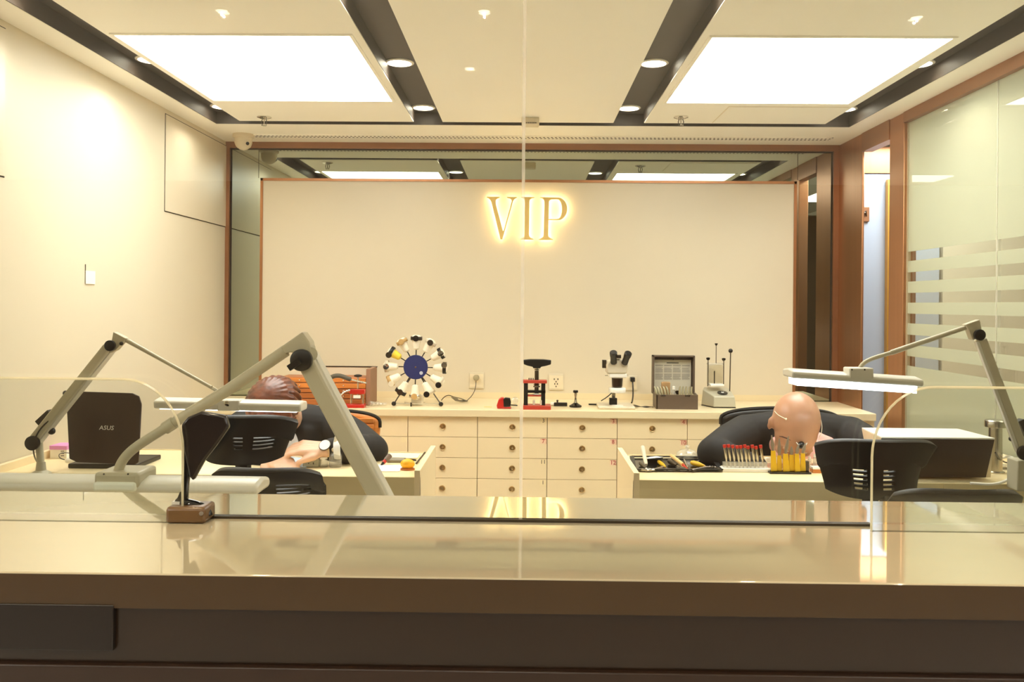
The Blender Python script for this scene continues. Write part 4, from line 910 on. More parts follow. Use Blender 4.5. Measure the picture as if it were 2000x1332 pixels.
for k in range(12):
    a = math.radians(30*k+1); u = Vector((math.sin(a), 0, math.cos(a))); v = Vector((math.cos(a), 0, -math.sin(a)))
    MB().bar(hub+u*.058, hub+u*.088, .007, .005, (0, 1, 0), w1=.005).build('spoke', m_black, t)
    MB().tube([hub+u*.088, hub+u*.095, hub+u*.135], [.005, .016, .023], 14).build('cushion', mat('yellow_cushion', (250, 216, 70), .6) if k == 10 else m_cush, t)
    MB().tube([hub+u*.135, hub+u*.155, hub+u*.163], [.024, .025, .016], 14).build('cushion_end', m_cush, t)
    sm_, cm = wm[k]; c = hub+u*.147
    wt_ = thing('wristwatch', 'wristwatch with ' + look[k], 'wristwatch', c, 'watches on the test wheel')
    mb = MB(); n = 20; ring = [c + v*(.029*math.cos(2*math.pi*i/n)) + Vector((0, .026*math.sin(2*math.pi*i/n), 0)) for i in range(n+1)]
    vs = []; fs = []
    for i, p in enumerate(ring): vs += [p-u*.009, p+u*.009]
    for i in range(n): fs.append((2*i, 2*i+1, 2*i+3, 2*i+2))
    mb.add(vs, fs).build('strap', sm_, wt_, solid=.0025)
    MB().lathe([(.015, 0), (.0155, .003), (.014, .005), (.001, .0055)], c+v*(-.016 if k in (3, 8, 10) else .014 if k in (4,5) else 0)+Vector((0, -.026, 0)), ax=(0, -1, 0), n=20).build('watch_case', cm, wt_)
# cable bundle to the socket
c = G(900, 787, E); t = thing('cable_bundle', 'coiled grey power cable running from the wheel to the socket', 'cable', c)
k = MB(); yy = c.y
for i in range(4): k.tube([Vector((X(882+3*i, yy), yy+.008*i, E+.03-.003*i)), Vector((X(890+2*i, yy), yy+.006*i, E+.012)), Vector((X(903, yy), yy+.006*i, E+.006+.002*i)), Vector((X(913, yy), yy+.008*i, E+.008)), Vector((X(900, yy), yy+.015, E+.022)), Vector((X(884, yy), yy+.02, E+.030))], .0026, 6)
k.build('coil', mat('grey_cable', (128, 118, 96), .5), t)
MB().tube(bez([Vector((X(862, yy), yy, E+.012)), Vector((X(872, yy), yy, E+.05)), Vector((X(880, yy), yy, E+.04)), Vector((X(886, yy), yy, E+.03))], 10), .0022, 6).build('feed_cord', m_dsteel, t)
sp = P(930, 738, 4.77)
MB().tube(bez([Vector((X(912, yy), yy, E+.012)), Vector((X(922, yy), yy+.1, E+.03)), sp+Vector((0, -.01, -.07)), sp+Vector((0, -.012, -.015))], 14), .0022, 6).build('plug_cord', m_dsteel, t)
MB().lathe([(.016, .022), (.017, .004), (.014, -.006), (.001, -.008)], sp, ax=(0, 1, 0), n=20).build('plug', mat('grey_plug', (170, 158, 126), .5), t)
# red-black tape dispenser-like vise
c = G(984, 799, E); yk = c.y+.03
t = thing('red_bench_vise', 'small red and black bench vise left of the screw press', 'vise', (c.x, yk, E))
def pp(pts, y): return [Vector((X(px, y, py), y, max(E+.0005, Z(py, y, px)))) for px, py in pts]
MB().prism(pp([(971, 799), (970, 792), (974, 780), (979, 777), (984, 777), (984, 795), (998, 795), (998, 799)], yk-.02), (0, .045, 0)).build('body', m_red, t, bevel=.003)
MB().prism(pp([(984, 794), (983, 780), (987, 777), (996, 778), (998, 786), (997, 794)], yk-.022), (0, .035, 0)).build('jaw', m_black, t, bevel=.002)
MB().cyl((X(998, yk), yk-.005, E+.018), (X(1011, yk), yk-.005, E+.016), .003).build('handle_rod', m_black, t)
c = G(1006, 789, E); simple('spare_glass', 'small clear crystal lens leaning beside the red vise', 'lens', MB().lathe([(.016, 0), (.018, .004), (.012, .008)], c+Vector((0, 0, .018)), ax=(0, -1, .2)), m_clearpl, bevel=0)
# screw press
c = G(1049, 800, E); yk = c.y+.03
t = thing('screw_press', 'red screw press with wide black handle on the back worktop', 'press', (X(1049, yk), yk, E))
XX = lambda px: X(px, yk, 760); ZZ = lambda py: Z(py, yk, 1049)
MB().box((XX(1022), yk-.035, E), (XX(1076), yk+.06, ZZ(791))).build('base', m_redo, t, bevel=.002)
for a, b in ((1023, 1031), (1057, 1065)): MB().box((XX(a), yk-.015, ZZ(791)), (XX(b), yk+.02, ZZ(748))).build('column', m_black, t, bevel=.001)
MB().box((XX(1021), yk-.025, ZZ(748)), (XX(1068), yk+.03, ZZ(742))).build('crossbeam', m_redo, t, bevel=.002)
MB().box((XX(1031), yk-.012, ZZ(774)), (XX(1057), yk+.02, ZZ(771))).build('shelf', m_redo, t)
MB().box((XX(1031), yk-.015, ZZ(767)), (XX(1065.5), yk+.02, ZZ(762))).build('guide_plate', m_black, t)
MB().cyl((XX(1048), yk, ZZ(768)), (XX(1048), yk, ZZ(722)), .0105).build('spindle', m_dsteel, t)
MB().lathe([(.014, 0), (.014, .006), (.011, .008), (.012, .016), (.016, .024)], (XX(1048), yk, ZZ(724)), n=24).build('collar', m_chrome, t)
MB().lathe([(.009, 0), (.017, .003), (.017, .008), (.010, .012), (.017, .016), (.009, .02)], (XX(1048), yk, ZZ(757)), n=20).build('spring', m_steel, t)
MB().lathe([(.02, 0), (.012, .004)], (XX(1048), yk, ZZ(770)), n=20).build('die', m_white, t)
hd_ = MB().prism([Vector((XX(a), yk-.02, ZZ(b))) for a, b in ((1022, 703), (1035, 701.5), (1062, 701.5), (1076, 703), (1075.5, 711), (1066, 714), (1056, 716), (1055, 719), (1041, 719), (1040, 716), (1030, 714), (1022.5, 711))], (0, .04, 0)).build('press_handle', m_black, t, bevel=.003)
for px in (1033, 1037, 1041): MB().cyl((XX(px), yk-.01, ZZ(742)), (XX(px), yk-.01, ZZ(738)), .0025, n=8).build('bolt', m_black, t)
for px in (1043, 1057): MB().cyl((XX(px), yk-.01, ZZ(790)), (XX(px), yk-.01, ZZ(781)), .006, n=12).build('die_peg', m_panel, t)
# small things
c = G(1096, 793, E); yk = c.y; t = thing('case_holder', 'short black bar tool with white end right of the screw press', 'tool', c)
MB().box((X(1082, yk), yk-.012, E), (X(1108, yk), yk+.012, E+.018)).build('bar', m_black, t, bevel=.002)
MB().cyl((X(1076, yk), yk, E+.010), (X(1083, yk), yk, E+.010), .010).build('end_cap', m_white, t)
MB().lathe([(.006, .016), (.004, .022), (.006, .03), (.001, .032)], (X(1089, yk), yk, E)).build('knob', m_black, t)
c = G(1124, 795, E); t = thing('hand_puller', 'small hand puller with a round black foot and knob', 'hand tool', c)
MB().lathe([(.030, 0), (.032, .004), (.031, .008), (.014, .018), (.010, .022)], c, n=28).build('foot', m_blackg, t)
MB().lathe([(.010, .02), (.007, .035), (.0055, .05), (.008, .062), (.007, .075)], c, n=16).build('stem', m_chrome, t)
MB().lathe([(.007, .072), (.013, .074), (.013, .082), (.011, .086), (.001, .086)], c, n=20).build('knob', m_blackg, t)
c = G(1158, 791, E); simple('black_strip', 'flat black strip lying left of the microscope foot', 'strip', MB().box((X(1150, c.y), c.y-.01, E), (X(1168, c.y), c.y+.01, E+.007)), m_black)
# stereo microscope
c = G(1205, 800, E); yk = c.y+.04
t = thing('stereo_microscope', 'cream stereo microscope with two black eyepieces on the worktop', 'microscope', (X(1207, yk), yk, E))
XX = lambda px: X(px, yk, 740); ZZ = lambda py: Z(py, yk, 1207)
MB().prism([Vector((XX(a), y, E)) for a, y in ((1172, yk-.035), (1237, yk-.035), (1240, yk-.03), (1238, yk+.16), (1170, yk+.16), (1168, yk-.028))], (0, 0, .014)).build('foot', m_panel, t, bevel=.004)
MB().lathe([(.03, .014), (.03, .016), (.001, .0165)], (X(1207, yk), yk+.02, E)).build('stage_plate', m_white, t)
MB().box((XX(1199), yk+.09, E+.014), (XX(1206), yk+.115, ZZ(690))).build('pillar', m_steel, t, bevel=.002)
MB().box((XX(1192), yk+.03, E+.016), (XX(1207), yk+.06, ZZ(779))).build('stage_block', m_black, t, bevel=.002)
MB().lathe([(.042, 0), (.043, .003), (.043, .018), (.040, .023), (.012, .023)], (XX(1205.5), yk, ZZ(766)), n=32).build('ring_light', m_white, t)
MB().lathe([(.024, 0), (.026, .01), (.028, .045)], (XX(1205.5), yk, ZZ(756)), n=28).build('objective', m_dbrown, t)
MB().box((XX(1189), yk-.03, ZZ(737)), (XX(1223), yk+.07, ZZ(729))).build('head_plate', m_white, t, bevel=.004)
hb = [(1184, 729), (1183, 712), (1186, 705), (1203, 700), (1209, 700), (1226, 706), (1228, 714), (1222, 729)]
MB().prism([Vector((XX(a), yk-.035, ZZ(b))) for a, b in hb], (0, .09, 0)).build('prism_head', m_panel, t, bevel=.008)
for s, (a, b, a2, b2) in ((-1, (1197, 707, 1194.5, 687)), (1, (1218, 708, 1223, 688))):
    A, B = Vector((XX(a), yk-.035, ZZ(b))), Vector((XX(a2), yk-.08, ZZ(b2)))
    ey = MB(); ey.tube([A-(B-A)*.05, A, A.lerp(B, .5), A.lerp(B, .75), B, B+(B-A)*.06], [.012, .0165, .0155, .0185, .0185, .014], 20); ey.build('eyepiece', m_black, t)
MB().box((XX(1202), yk-.045, ZZ(699)), (XX(1211), yk-.025, ZZ(692))).build('bridge', m_dsteel, t, bevel=.002)
MB().box((XX(1176), yk-.01, ZZ(719)), (XX(1184), yk+.02, ZZ(703))).build('focus_knob', m_dsteel, t, bevel=.002)
k = MB(); k.tube([Vector((XX(1187), yk-.02, ZZ(733))), Vector((XX(1181), yk-.02, ZZ(733.5)))], .0025); k.tube([Vector((XX(1222), yk-.02, ZZ(731))), Vector((XX(1226), yk-.02, ZZ(733.5)))], .0025); k.build('clamp_screw', m_chrome, t)
MB().tube(bez([Vector((XX(1199), yk+.05, ZZ(767))), Vector((XX(1190), yk+.03, ZZ(776))), Vector((XX(1175), yk+.02, ZZ(784)))], 8), .0028, 6).build('lamp_cord', m_black, t)
c = P(1235.5, 741, 4.77); t = thing('black_plug', 'square black plug with a hanging cord in the socket by the microscope', 'plug', c)
MB().box((c.x-.012, 4.755, c.z-.012), (c.x+.012, 4.793, c.z+.012)).build('plug_body', m_black, t, bevel=.003)
MB().tube(bez([c+Vector((0, 0, -.012)), P(1237, 760, 4.76), P(1237, 780, 4.70), Vector((X(1234, 4.6), 4.6, E+.006))], 12), .004, 6).build('cord', m_black, t)
c = G(1262, 792, E); k = MB().tube(bez([G(1238, 791, E+.004), G(1250, 796, E+.012), G(1262, 794, E+.012), G(1276, 795, E+.004)], 12), [.003+.0015*math.sin(i) for i in range(13)], 8)
simple('loose_cable', 'short black cord lying between microscope and open case', 'cord', k, m_black, bevel=0)
c = G(953, 795, E); simple('paper_slip', 'small orange-tinted paper slip on the worktop left of the vise', 'paper', MB().box((c.x-.02, c.y-.01, E), (c.x+.02, c.y+.02, E+.001)), mat('orange_slip', (250, 208, 140), .7), bevel=0)
# dark case with open lid
c = G(1322, 800, E); yk = c.y+.01
t = thing('open_tool_case', 'dark brown case with raised lid and printed sheet on the worktop', 'tool case', (X(1318, yk), yk, E))
XX = lambda px, y=None: X(px, y or yk, 760); ZZ = lambda py, y=None: Z(py, y or yk, 1318)
m_case = mat('dark_taupe_case', (96, 80, 66), .45, noise=.05, nscale=30); m_casein = mat('case_lining', (70, 62, 54), .7)
xa_, xb_, zr = XX(1282), XX(1361), ZZ(771)
yb_ = yk+.16
xl_, xr_ = X(1277, yb_, 730), X(1352, yb_, 730); off = Vector((0, 0, 0))
mb = MB(); mb.prism([Vector((xa_, yk, E)), Vector((xb_, yk, E)), Vector((xb_, yk, zr)), Vector((xa_, yk, zr))], (0, .006, 0)); mb.build('front_wall', m_case, t, bevel=.001)
for x1_, x2_ in ((xa_, xl_-.004), (xb_, xr_+.006)):
    MB().prism([Vector((x1_, yk, E)), Vector((x1_, yk, zr)), Vector((x2_, yb_, zr)), Vector((x2_, yb_, E))], (.006 if x1_ < x2_ or x1_ == xa_ else -.006, 0, 0)).build('side_wall', m_case, t)
MB().prism([Vector((xa_+.006, yk+.006, E)), Vector((xb_-.006, yk+.006, E)), Vector((xr_, yb_, E)), Vector((xl_, yb_, E))], (0, 0, .05)).build('case_insert', m_casein, t)
MB().prism([Vector((xa_+.006, yk+.006, zr-.006)), Vector((xb_-.006, yk+.006, zr-.006)), Vector((xb_-.008, yk+.03, zr-.006)), Vector((xa_+.008, yk+.03, zr-.006))], (0, 0, .004)).build('front_ledge', mat('khaki_felt', (150, 134, 88), .8), t)
yl = yb_; zl0, zl1 = zr-.01, Z(694, yl, 1315)
lx0, lx1 = X(1274, yl, 730), X(1356, yl, 730)
lid = MB(); lid.box((lx0, yl+.025, zl0), (lx1, yl+.03, zl1)); lid.box((lx0, yl-.02, zl0), (lx0+.008, yl+.03, zl1)); lid.box((lx1-.008, yl-.02, zl0), (lx1, yl+.03, zl1)); lid.box((lx0, yl-.02, zl1-.008), (lx1, yl+.03, zl1))
lid.build('lid', m_case, t, bevel=.0015)
sheet = MB().box((lx0+.010, yl+.016, zl0+.002), (lx1-.014, yl+.019, Z(703, yl, 1315))).build('printed_sheet', mat('printed_sheet', (206, 198, 176), .6), t)
sx0, sx1, sz1 = lx0+.014, lx1-.018, Z(705, yl, 1315); pr = MB(); cw = (sx1-sx0)/4
pr.box((sx0+cw*1.35, yl+.0152, sz1-.013), (sx0+cw*2.7, yl+.016, sz1-.009))
pr.build('sheet_title', m_black, sheet); pr = MB()
for ci in range(4):
    for ri in range(17):
        if ri in (2, 9): continue
        z_ = sz1-.022-ri*.0046; pr.box((sx0+ci*cw+.003, yl+.0154, z_-.0018), (sx0+(ci+1)*cw-.003-(.006 if ri % 5 == 4 else 0), yl+.016, z_))
pr.build('sheet_print', mat('grey_print', (150, 144, 128), .7), sheet, kind='stuff')
MB().box(((lx0+lx1)/2-.002, yl+.0, Z(703, yl, 1315)), ((lx0+lx1)/2+.002, yl+.01, Z(699, yl, 1315))).build('catch', m_black, t)
for px in (1295, 1343):
    a = XX(px); k = MB(); [k.box((a-.012+.009*i, yk-.003, zr-.007), (a-.006+.009*i, yk, zr-.001)) for i in range(3)]; k.build('latch', m_chrome, t)
for side, xs_l in (('left', [1279, 1284, 1290, 1296, 1302]), ('right', [1330, 1336, 1342, 1348, 1353])):
    for i, px in enumerate(xs_l):
        yy = yk+.045; s = 1 if side == 'left' else -1; b = Vector((X(px+4*(s if s > 0 else -.4), yy, 770), yy, E+.0505)); 
        top = Vector((X(px, yy, 755), yy+.02, Z(756+(i if s > 0 else 4-i)*-.2, yy, px)))
        tt = thing('case_wrench', 'curved grey case wrench, %s in the %s group of the open case' % (['leftmost', 'second from left', 'middle', 'second from right', 'rightmost'][i], side), 'wrench', b, '%s row of wrenches in the open case' % side)
        MB().tube(bez([b, b.lerp(top, .5)+Vector((.006*s, 0, .005)), top], 6), [.0045, .0055, .006, .006, .005, .0045, .003], 8).build('handle', mat('sage_steel', (150, 142, 112), .35, metal=.8), tt)
c = Vector((X(1316, yk+.05, 760), yk+.05, E+.0505)); t = thing('oil_bottle', 'small clear oil bottle with white cap in the middle of the open case', 'bottle', c)
MB().lathe([(.012, 0), (.013, .003), (.013, .022), (.006, .036), (.005, .046)], c, n=18).build('bottle_body', m_clearpl, t)
MB().lathe([(.007, .044), (.0065, .060), (.001, .062)], c, n=16).build('cap', m_white, t); MB().lathe([(.0135, .006), (.0135, .016)], c, n=18).build('bottle_label', m_dsteel, t)
c = Vector((X(1300, yk+.10, 750), yk+.10, E+.0505)); t = thing('leather_pouch', 'tan leather pad standing behind the left wrenches in the open case', 'pad', c)
MB().box((c.x-.022, c.y-.006, c.z), (c.x+.024, c.y+.008, Z(745.5, c.y, 1300))).build('pad', mat('tan_pad', (176, 138, 92), .6), t, bevel=.005)
c = Vector((X(1323, yk+.09, 750), yk+.09, E+.0505)); t = thing('black_reel', 'round dark reel in the middle of the open case', 'reel', c)
MB().lathe([(.018, -.006), (.018, .006)], c+Vector((0, 0, .018)), ax=(0, 1, 0), n=24).build('reel', m_dsteel, t)
# water-resistance tester
c = G(1410, 797, E); yk = c.y+.02
t = thing('pressure_tester', 'grey pressure tester with clear chamber and black-knobbed rods', 'tester', (X(1410, yk), yk, E))
XX = lambda px: X(px, yk, 740); ZZ = lambda py: Z(py, yk, 1410)
bx = [(1377, yk+.09), (1393, yk-.02), (1436, yk-.02), (1437, yk+.10), (1428, yk+.14), (1385, yk+.14)]
lo = [Vector((XX(a), y, E+.004)) for a, y in bx]; tp = [Vector((XX(a), y, E+h)) for (a, y), h in zip([(1380, yk+.09), (1394, yk-.015), (1434, yk-.015), (1434, yk+.10), (1426, yk+.14), (1386, yk+.14)], (.083, .058, .058, .088, .094, .092))]
MB().add(lo+tp, [(5,4,3,2,1,0), (6,7,8,9,10,11)]+[(i, (i+1) % 6, 6+(i+1) % 6, 6+i) for i in range(6)]).build('body', mat('tester_grey', (190, 184, 162), .4, metal=.2), t, bevel=.004, weld=True)
MB().prism([v+Vector((0, 0, -.004)) for v in lo], (0, 0, .004)).build('base_pad', m_black, t)
n_ = ((tp[1]-tp[3]).cross(tp[2]-tp[3])).normalized(); n_ = n_ if n_.z > 0 else -n_
gc = Vector((XX(1414), yk+.03, 0)); gc.z = tp[1].z + (gc.y-(yk-.015))/.115*.028+.003
MB().lathe([(.026, 0), (.026, .003), (.022, .004)], gc, ax=n_, n=28).build('gauge_ring', m_black, t); MB().lathe([(.022, .0035), (.001, .0042)], gc, ax=n_, n=28).build('gauge_dial', m_white, t)
MB().box((gc.x-.001, gc.y-.002, gc.z+.004), (gc.x+.001, gc.y+.014, gc.z+.006)).build('gauge_needle', m_black, t)
yq = yk+.07
MB().box((XX(1392), yq-.02, ZZ(757)), (XX(1419), yq+.05, ZZ(752))).build('chamber_seat', m_white, t, bevel=.003)
MB().box((XX(1389), yq, ZZ(754)), (XX(1418), yq+.04, ZZ(715))).build('chamber', clear_glass('chamber_acrylic', (.86, .85, .80), .06), t, bevel=.002)
MB().box((XX(1389)-.001, yq-.002, ZZ(715)), (XX(1418)+.001, yq+.042, ZZ(711))).build('chamber_lid', m_clearpl, t, bevel=.001)
for px, top in ((1388, 704), (1419, 705)):
    MB().cyl((XX(px), yq-.004, ZZ(757)), (XX(px), yq-.004, ZZ(top)), .0024, n=10).build('rod', m_dsteel, t); MB().lathe([(.006, -.003), (.010, .003), (.0095, .010), (.001, .012)], (XX(px), yq-.004, ZZ(top)), n=16).build('rod_knob', m_blackg, t)
MB().cyl((XX(1405), yq+.01, ZZ(712)), (XX(1405), yq+.01, ZZ(674)), .0018, n=10).build('plunger', m_dsteel, t); MB().lathe([(.003, -.004), (.008, .004), (.008, .008), (.001, .009)], (XX(1405), yq+.01, ZZ(675)), n=16).build('plunger_knob', m_blackg, t)
MB().cyl((XX(1402), yq+.01, ZZ(753)), (XX(1402), yq+.01, ZZ(727)), .003, n=10).build('watch_hanger', m_dsteel, t)
MB().cyl((XX(1430), yk+.05, ZZ(766)), (XX(1431), yk+.05, ZZ(686)), .0028, n=10).build('lever_rod', m_dsteel, t); MB().ball((XX(1431), yk+.05, ZZ(686)), .0115, 18, 12).build('lever_ball', m_blackg, t)
# ================================================================== office chairs of the two workers
def leather_chair(label, cx, y, w_, zt, m_out, m_pad, name='office_chair'):
    t = thing(name, label, 'chair', (cx, y-.25, 0)); zt -= FZ
    pts = []; n = 24; zb = .62
    for i in range(n+1):
        a = math.pi*i/n; pts.append((cx + w_/2*max(-1, min(1, math.cos(a)*1.02))*(.86+.14*math.sin(a)**.5 if False else 1), zt-.07+.07*math.sin(a)**.55))
    lo = [(cx-w_/2*.86, zb), (cx+w_/2*.86, zb)]
    MB().prism([Vector((x, y, z)) for x, z in pts+lo], (0, .05, 0)).build('backrest', m_pad, t, bevel=.018, seg=3)
    MB().tube([Vector((x, y+.012, z)) for x, z in pts], .008, 8).build('back_rim', m_out, t)
    MB().box((cx-.24, y-.46, .42), (cx+.24, y-.02, .49)).build('seat', m_pad, t, bevel=.03, seg=3)
    if name == 'wooden_chair':
        z = zt-.03
        while z > zb+.03:
            MB().box((cx-w_/2*.88, y-.005, z-.020), (cx+w_/2*.88, y+.002, z)).build('slat', m_woodo, t, bevel=.002); z -= .026
    MB().bar((cx, y+.03, .66), (cx, y-.12, .40), .07, .02).build('back_post', m_out, t)
    MB().cyl((cx, y-.24, .09), (cx, y-.24, .42), .028).build('gas_column', m_dsteel, t)
    for k in range(5):
        a = 2*math.pi*k/5+.3; e = Vector((cx+.26*math.cos(a), y-.24+.26*math.sin(a), .07))
        lg = MB().bar((cx, y-.24, .10), e, .045, .03).build('leg', m_out, t, bevel=.005)
        MB().cyl(e+Vector((-.012, 0, -.043)), e+Vector((.012, 0, -.043)), .027, n=12).build('castor', m_black, lg)
    t.location.z += FZ
    return t
yc_ = 3.70
leather_chair('black leather office chair behind the bald man', (X(1409, yc_, 830)+X(1640, yc_, 830))/2, yc_, X(1640, yc_, 830)-X(1409, yc_, 830), Z(797, yc_, 1460), m_black, m_leather)
leather_chair('orange-brown slatted wooden chair with black rim behind the seated person in black', (X(560, yc_, 830)+X(741, yc_, 830))/2, yc_, X(741, yc_, 830)-X(560, yc_, 830), Z(803, yc_, 700), m_black, m_woodo, 'wooden_chair')

# ================================================================== people
def rotF(F, side_roll=0):
    """head frame: columns = right(x), forward(-y in local), up(z)"""
    F = Vector(F).normalized(); U = Vector((0, 0, 1)) if abs(F.z) < .95 else Vector((0, -1, 0))
    R_ = F.cross(U).normalized(); U = R_.cross(F).normalized()
    q = Quaternion(F, side_roll); R_ = q @ R_; U = q @ U
    return R_, F, U
def hand(mb, wrist, fdir, palm_n, side, curl=.6, L=.175):
    """palm + five bent fingers. fdir: finger direction, palm_n: direction the palm faces, side: +1 thumb towards fdir x palm_n"""
    f = Vector(fdir).normalized(); n = (Vector(palm_n) - f*Vector(palm_n).dot(f)).normalized(); s = f.cross(n).normalized()*side
    pc = wrist + f*.045
    for k in (-1, -.33, .33, 1): limb(mb, [wrist + s*(k*.018), wrist + f*.085 + s*(k*.030)], [.017, .0125], 10)
    for i, (off, ln, r) in enumerate(((.031, .068, .0088), (.0105, .076, .0092), (-.0105, .070, .0088), (-.030, .055, .0080))):
        p = wrist + f*.088 + s*off; pts = [p - f*.01]; d_ = f.copy(); ax = s*1
        for j, fr in enumerate((.45, .30, .25)):
            c = curl*(.55 if j == 0 else .8); d_ = (d_*math.cos(c) + n*math.sin(c)).normalized(); nn = (n*math.cos(c)-f*0).normalized()
            # rotate n with the finger
            p = p + d_*ln*fr; pts.append(p)
        limb(mb, pts, [r*1.08, r, r*.92, r*.8], 10)
    p = wrist + f*.02 + s*.028; d1 = (s*.75 + f*.6 + n*.25).normalized(); d2 = (f*.9 + n*.35 + s*.15).normalized()
    limb(mb, [wrist + f*.012 + s*.012, p + d1*.022, p + d1*.022 + d2*.030, p + d1*.022 + d2*.054], [.015, .0125, .0105, .0088], 10)
def head(mb, c, R_, F, U, s=1.0):
    Rm = Matrix((R_, F, U)).transposed()
    q = lambda x, y, z: c + R_*(x*s) + F*(y*s) + U*(z*s)
    mb.ball(q(0, -.015, .028), [.077*s, .095*s, .085*s], 28, 18, Rm)       # skull
    mb.ball(q(0, .030, .010), [.068*s, .066*s, .080*s], 24, 16, Rm)      # forehead / face
    mb.ball(q(0, .040, -.050), [.052*s, .046*s, .058*s], 20, 14, Rm)     # jaw
    mb.ball(q(0, .066, -.092), [.024*s, .020*s, .020*s], 14, 10, Rm)     # chin
    for x in (-1, 1):
        mb.ball(q(x*.030, .086, .018), [.024*s, .010*s, .007*s], 12, 8, Rm)   # brow ridge
        mb.ball(q(x*.040, .070, -.030), [.022*s, .020*s, .018*s], 12, 8, Rm)  # cheek
        mb.ball(q(x*.078, -.006, -.008), [.006*s, .016*s, .028*s], 14, 10, Rm) # ear
        mb.ball(q(x*.081, -.012, .004), [.006*s, .013*s, .017*s], 12, 8, Rm)
    limb(mb, [q(0, .090, .010), q(0, .108, -.028)], [.008*s, .013*s], 10)  # nose
    for x in (-1, 1): mb.ball(q(x*.011, .100, -.032), .008*s, 10, 6)
    mb.ball(q(0, .086, -.062), [.024*s, .010*s, .006*s], 12, 8, Rm); mb.ball(q(0, .084, -.071), [.020*s, .010*s, .006*s], 12, 8, Rm)
    return q
def person(label, cx, Hc, F_, roll, shR, shL, elR, elL, wrR, wrL, hipy, s=1.0, hf=None, curl=(.6, .6)):
    t = thing('person', label, 'person', (cx, hipy, 0))
    R_, F, U = rotF(F_, roll)
    b = MB(); q = head(b, Hc, R_, F, U, s)
    nk = (shR+shL)/2 + Vector((0, .02, .03)); limb(b, [q(0, -.02, -.05), nk.lerp(q(0, -.02, -.05), .35), nk], [.052*s, .052*s, .062*s])
    hip = Vector((cx, hipy, .68)); ch = (shR+shL)/2; w2 = (shL-shR).normalized()
    def torso(mb, g):
        for k in (-1, 1):
            limb(mb, [hip+w2*(.07*k), hip.lerp(ch, .35)+w2*(.065*k)+Vector((0, .02, 0)), hip.lerp(ch, .75)+w2*(.085*k)+Vector((0, .03, 0)), ch+w2*(.075*k)+Vector((0, .012, -.035))], [.125+g, .112+g, .115+g, .085+g], 20)
        limb(mb, [shR, ch+Vector((0, .02, .012)), shL], [.056+g, .070+g, .056+g], 18)
    torso(b, 0)
    def legs(mb, g, foot=True):
        for k in (-1, 1):
            kn = Vector((cx+.14*k, hipy-.36, .66)); an = Vector((cx+.13*k, hipy-.24, .22))
            limb(mb, [hip+Vector((.09*k, 0, -.02)), kn, an], [.082+g, .058+g, .038+g])
            if foot: limb(mb, [an, an+Vector((0, -.03, -.05)), an+Vector((0, -.16, -.066))], [.038, .036, .028])
    legs(b, 0)
    for S, E_, Wr, side, cu in ((shR, elR, wrR, -1, curl[0]), (shL, elL, wrL, 1, curl[1])):
        limb(b, [S, E_], [.048, .038]); limb(b, [E_, E_.lerp(Wr, .3), Wr], [.038, .040, .026])
        fd, pn = hf[0 if side < 0 else 1]
        hand(b, Wr, fd, pn, side if True else 1, cu)
    body = blend('body', b, m_skin if 'bald' in label else m_skinh, t, .0052, 3)
    j = MB(); torso(j, .014)
    for S, E_, Wr in ((shR, elR, wrR), (shL, elL, wrL)):
        limb(j, [S, S.lerp(E_, .5)+Vector((0, 0, .004)), E_], [.072, .066, .056], 18); limb(j, [E_, E_.lerp(Wr, .4), E_.lerp(Wr, .88)], [.056, .052, .041], 18)
        # sleeve folds
        for fz in (.62, .74, .86): c_ = S.lerp(E_, fz); dd = (E_-S).normalized(); j.lathe([(.030, -.007), (.066-.008*fz, 0), (.030, .007)], c_, ax=(dd+Vector((.3*(fz-.7), .2, .3))).normalized(), n=18)
        for fz in (.12, .25): c_ = E_.lerp(Wr, fz); dd = (Wr-E_).normalized(); j.lathe([(.030, -.008), (.060, 0), (.030, .008)], c_, ax=(dd+Vector((.1, .4, 0))).normalized(), n=18)
    blend('jacket', j, m_jacket, t, .0068, 4)
    tr = MB(); legs(tr, .012, False); blend('trousers', tr, m_trous, t, .011, 3)
    for k in (-1, 1):
        an = Vector((cx+.13*k, hipy-.24, .22)); sh = MB(); limb(sh, [an+Vector((0, .02, -.045)), an+Vector((0, -.08, -.052)), an+Vector((0, -.18, -.062))], [.046, .044, .038]); blend('shoe', sh, m_blackg, t, .008, 2)
    return t, q, (R_, F, U)
# bald man ---------------------------------------------------------
Hc = P(1551, 834, 3.02)
shR, shL = P(1458, 846, 3.30), P(1660, 850, 3.30)
man, q, (R_, Fv, U) = person('bald man in a dark suit and pink shirt bent over the right workbench', X(1552, 3.4, 850), Hc, (-.06, -.50, -.86), -.16,
    shR, shL, P(1392, 884, 3.06), P(1725, 888, 3.06), P(1488, 916, 2.99), P(1642, 916, 2.99), 3.46, 1.03,
    hf=(((.9, -.02, .0), (.0, .1, -1)), ((-.9, -.02, .0), (.0, .1, -1))), curl=(.35, .35))
ch = (shR+shL)/2
s_ = MB(); s_.ball(ch+Vector((0, -.095, -.085)), (.125, .060, .080), 26, 16); limb(s_, [ch+Vector((-.095, -.07, -.03)), ch+Vector((0, -.05, .0)), ch+Vector((.085, -.07, -.03))], [.035, .04, .035]); blend('shirt', s_, m_pink, man, .007, 2)
bod = [o for o in man.children if o.name.startswith('body')][0]
def on_head(pix, off=.001): return [p for p in (surf_pt(bod, a, b, off) for a, b in pix) if p is not None]
m_ivory = mat('ivory_cord', (250, 236, 210), .5)
for pts in (on_head([(1522, 852), (1529, 853), (1537, 856), (1545, 860)], -.001),):
    if len(pts) > 2: MB().tube(pts, [.0012]+[.0028]*(len(pts)-2)+[.0012], 8).build('eyebrow', mat('dark_brow', (96, 66, 56), .8), man)
for x in (-1, 1): MB().ball(q(x*.030, .080, .002), .011, 12, 8).build('eye', m_white, man)
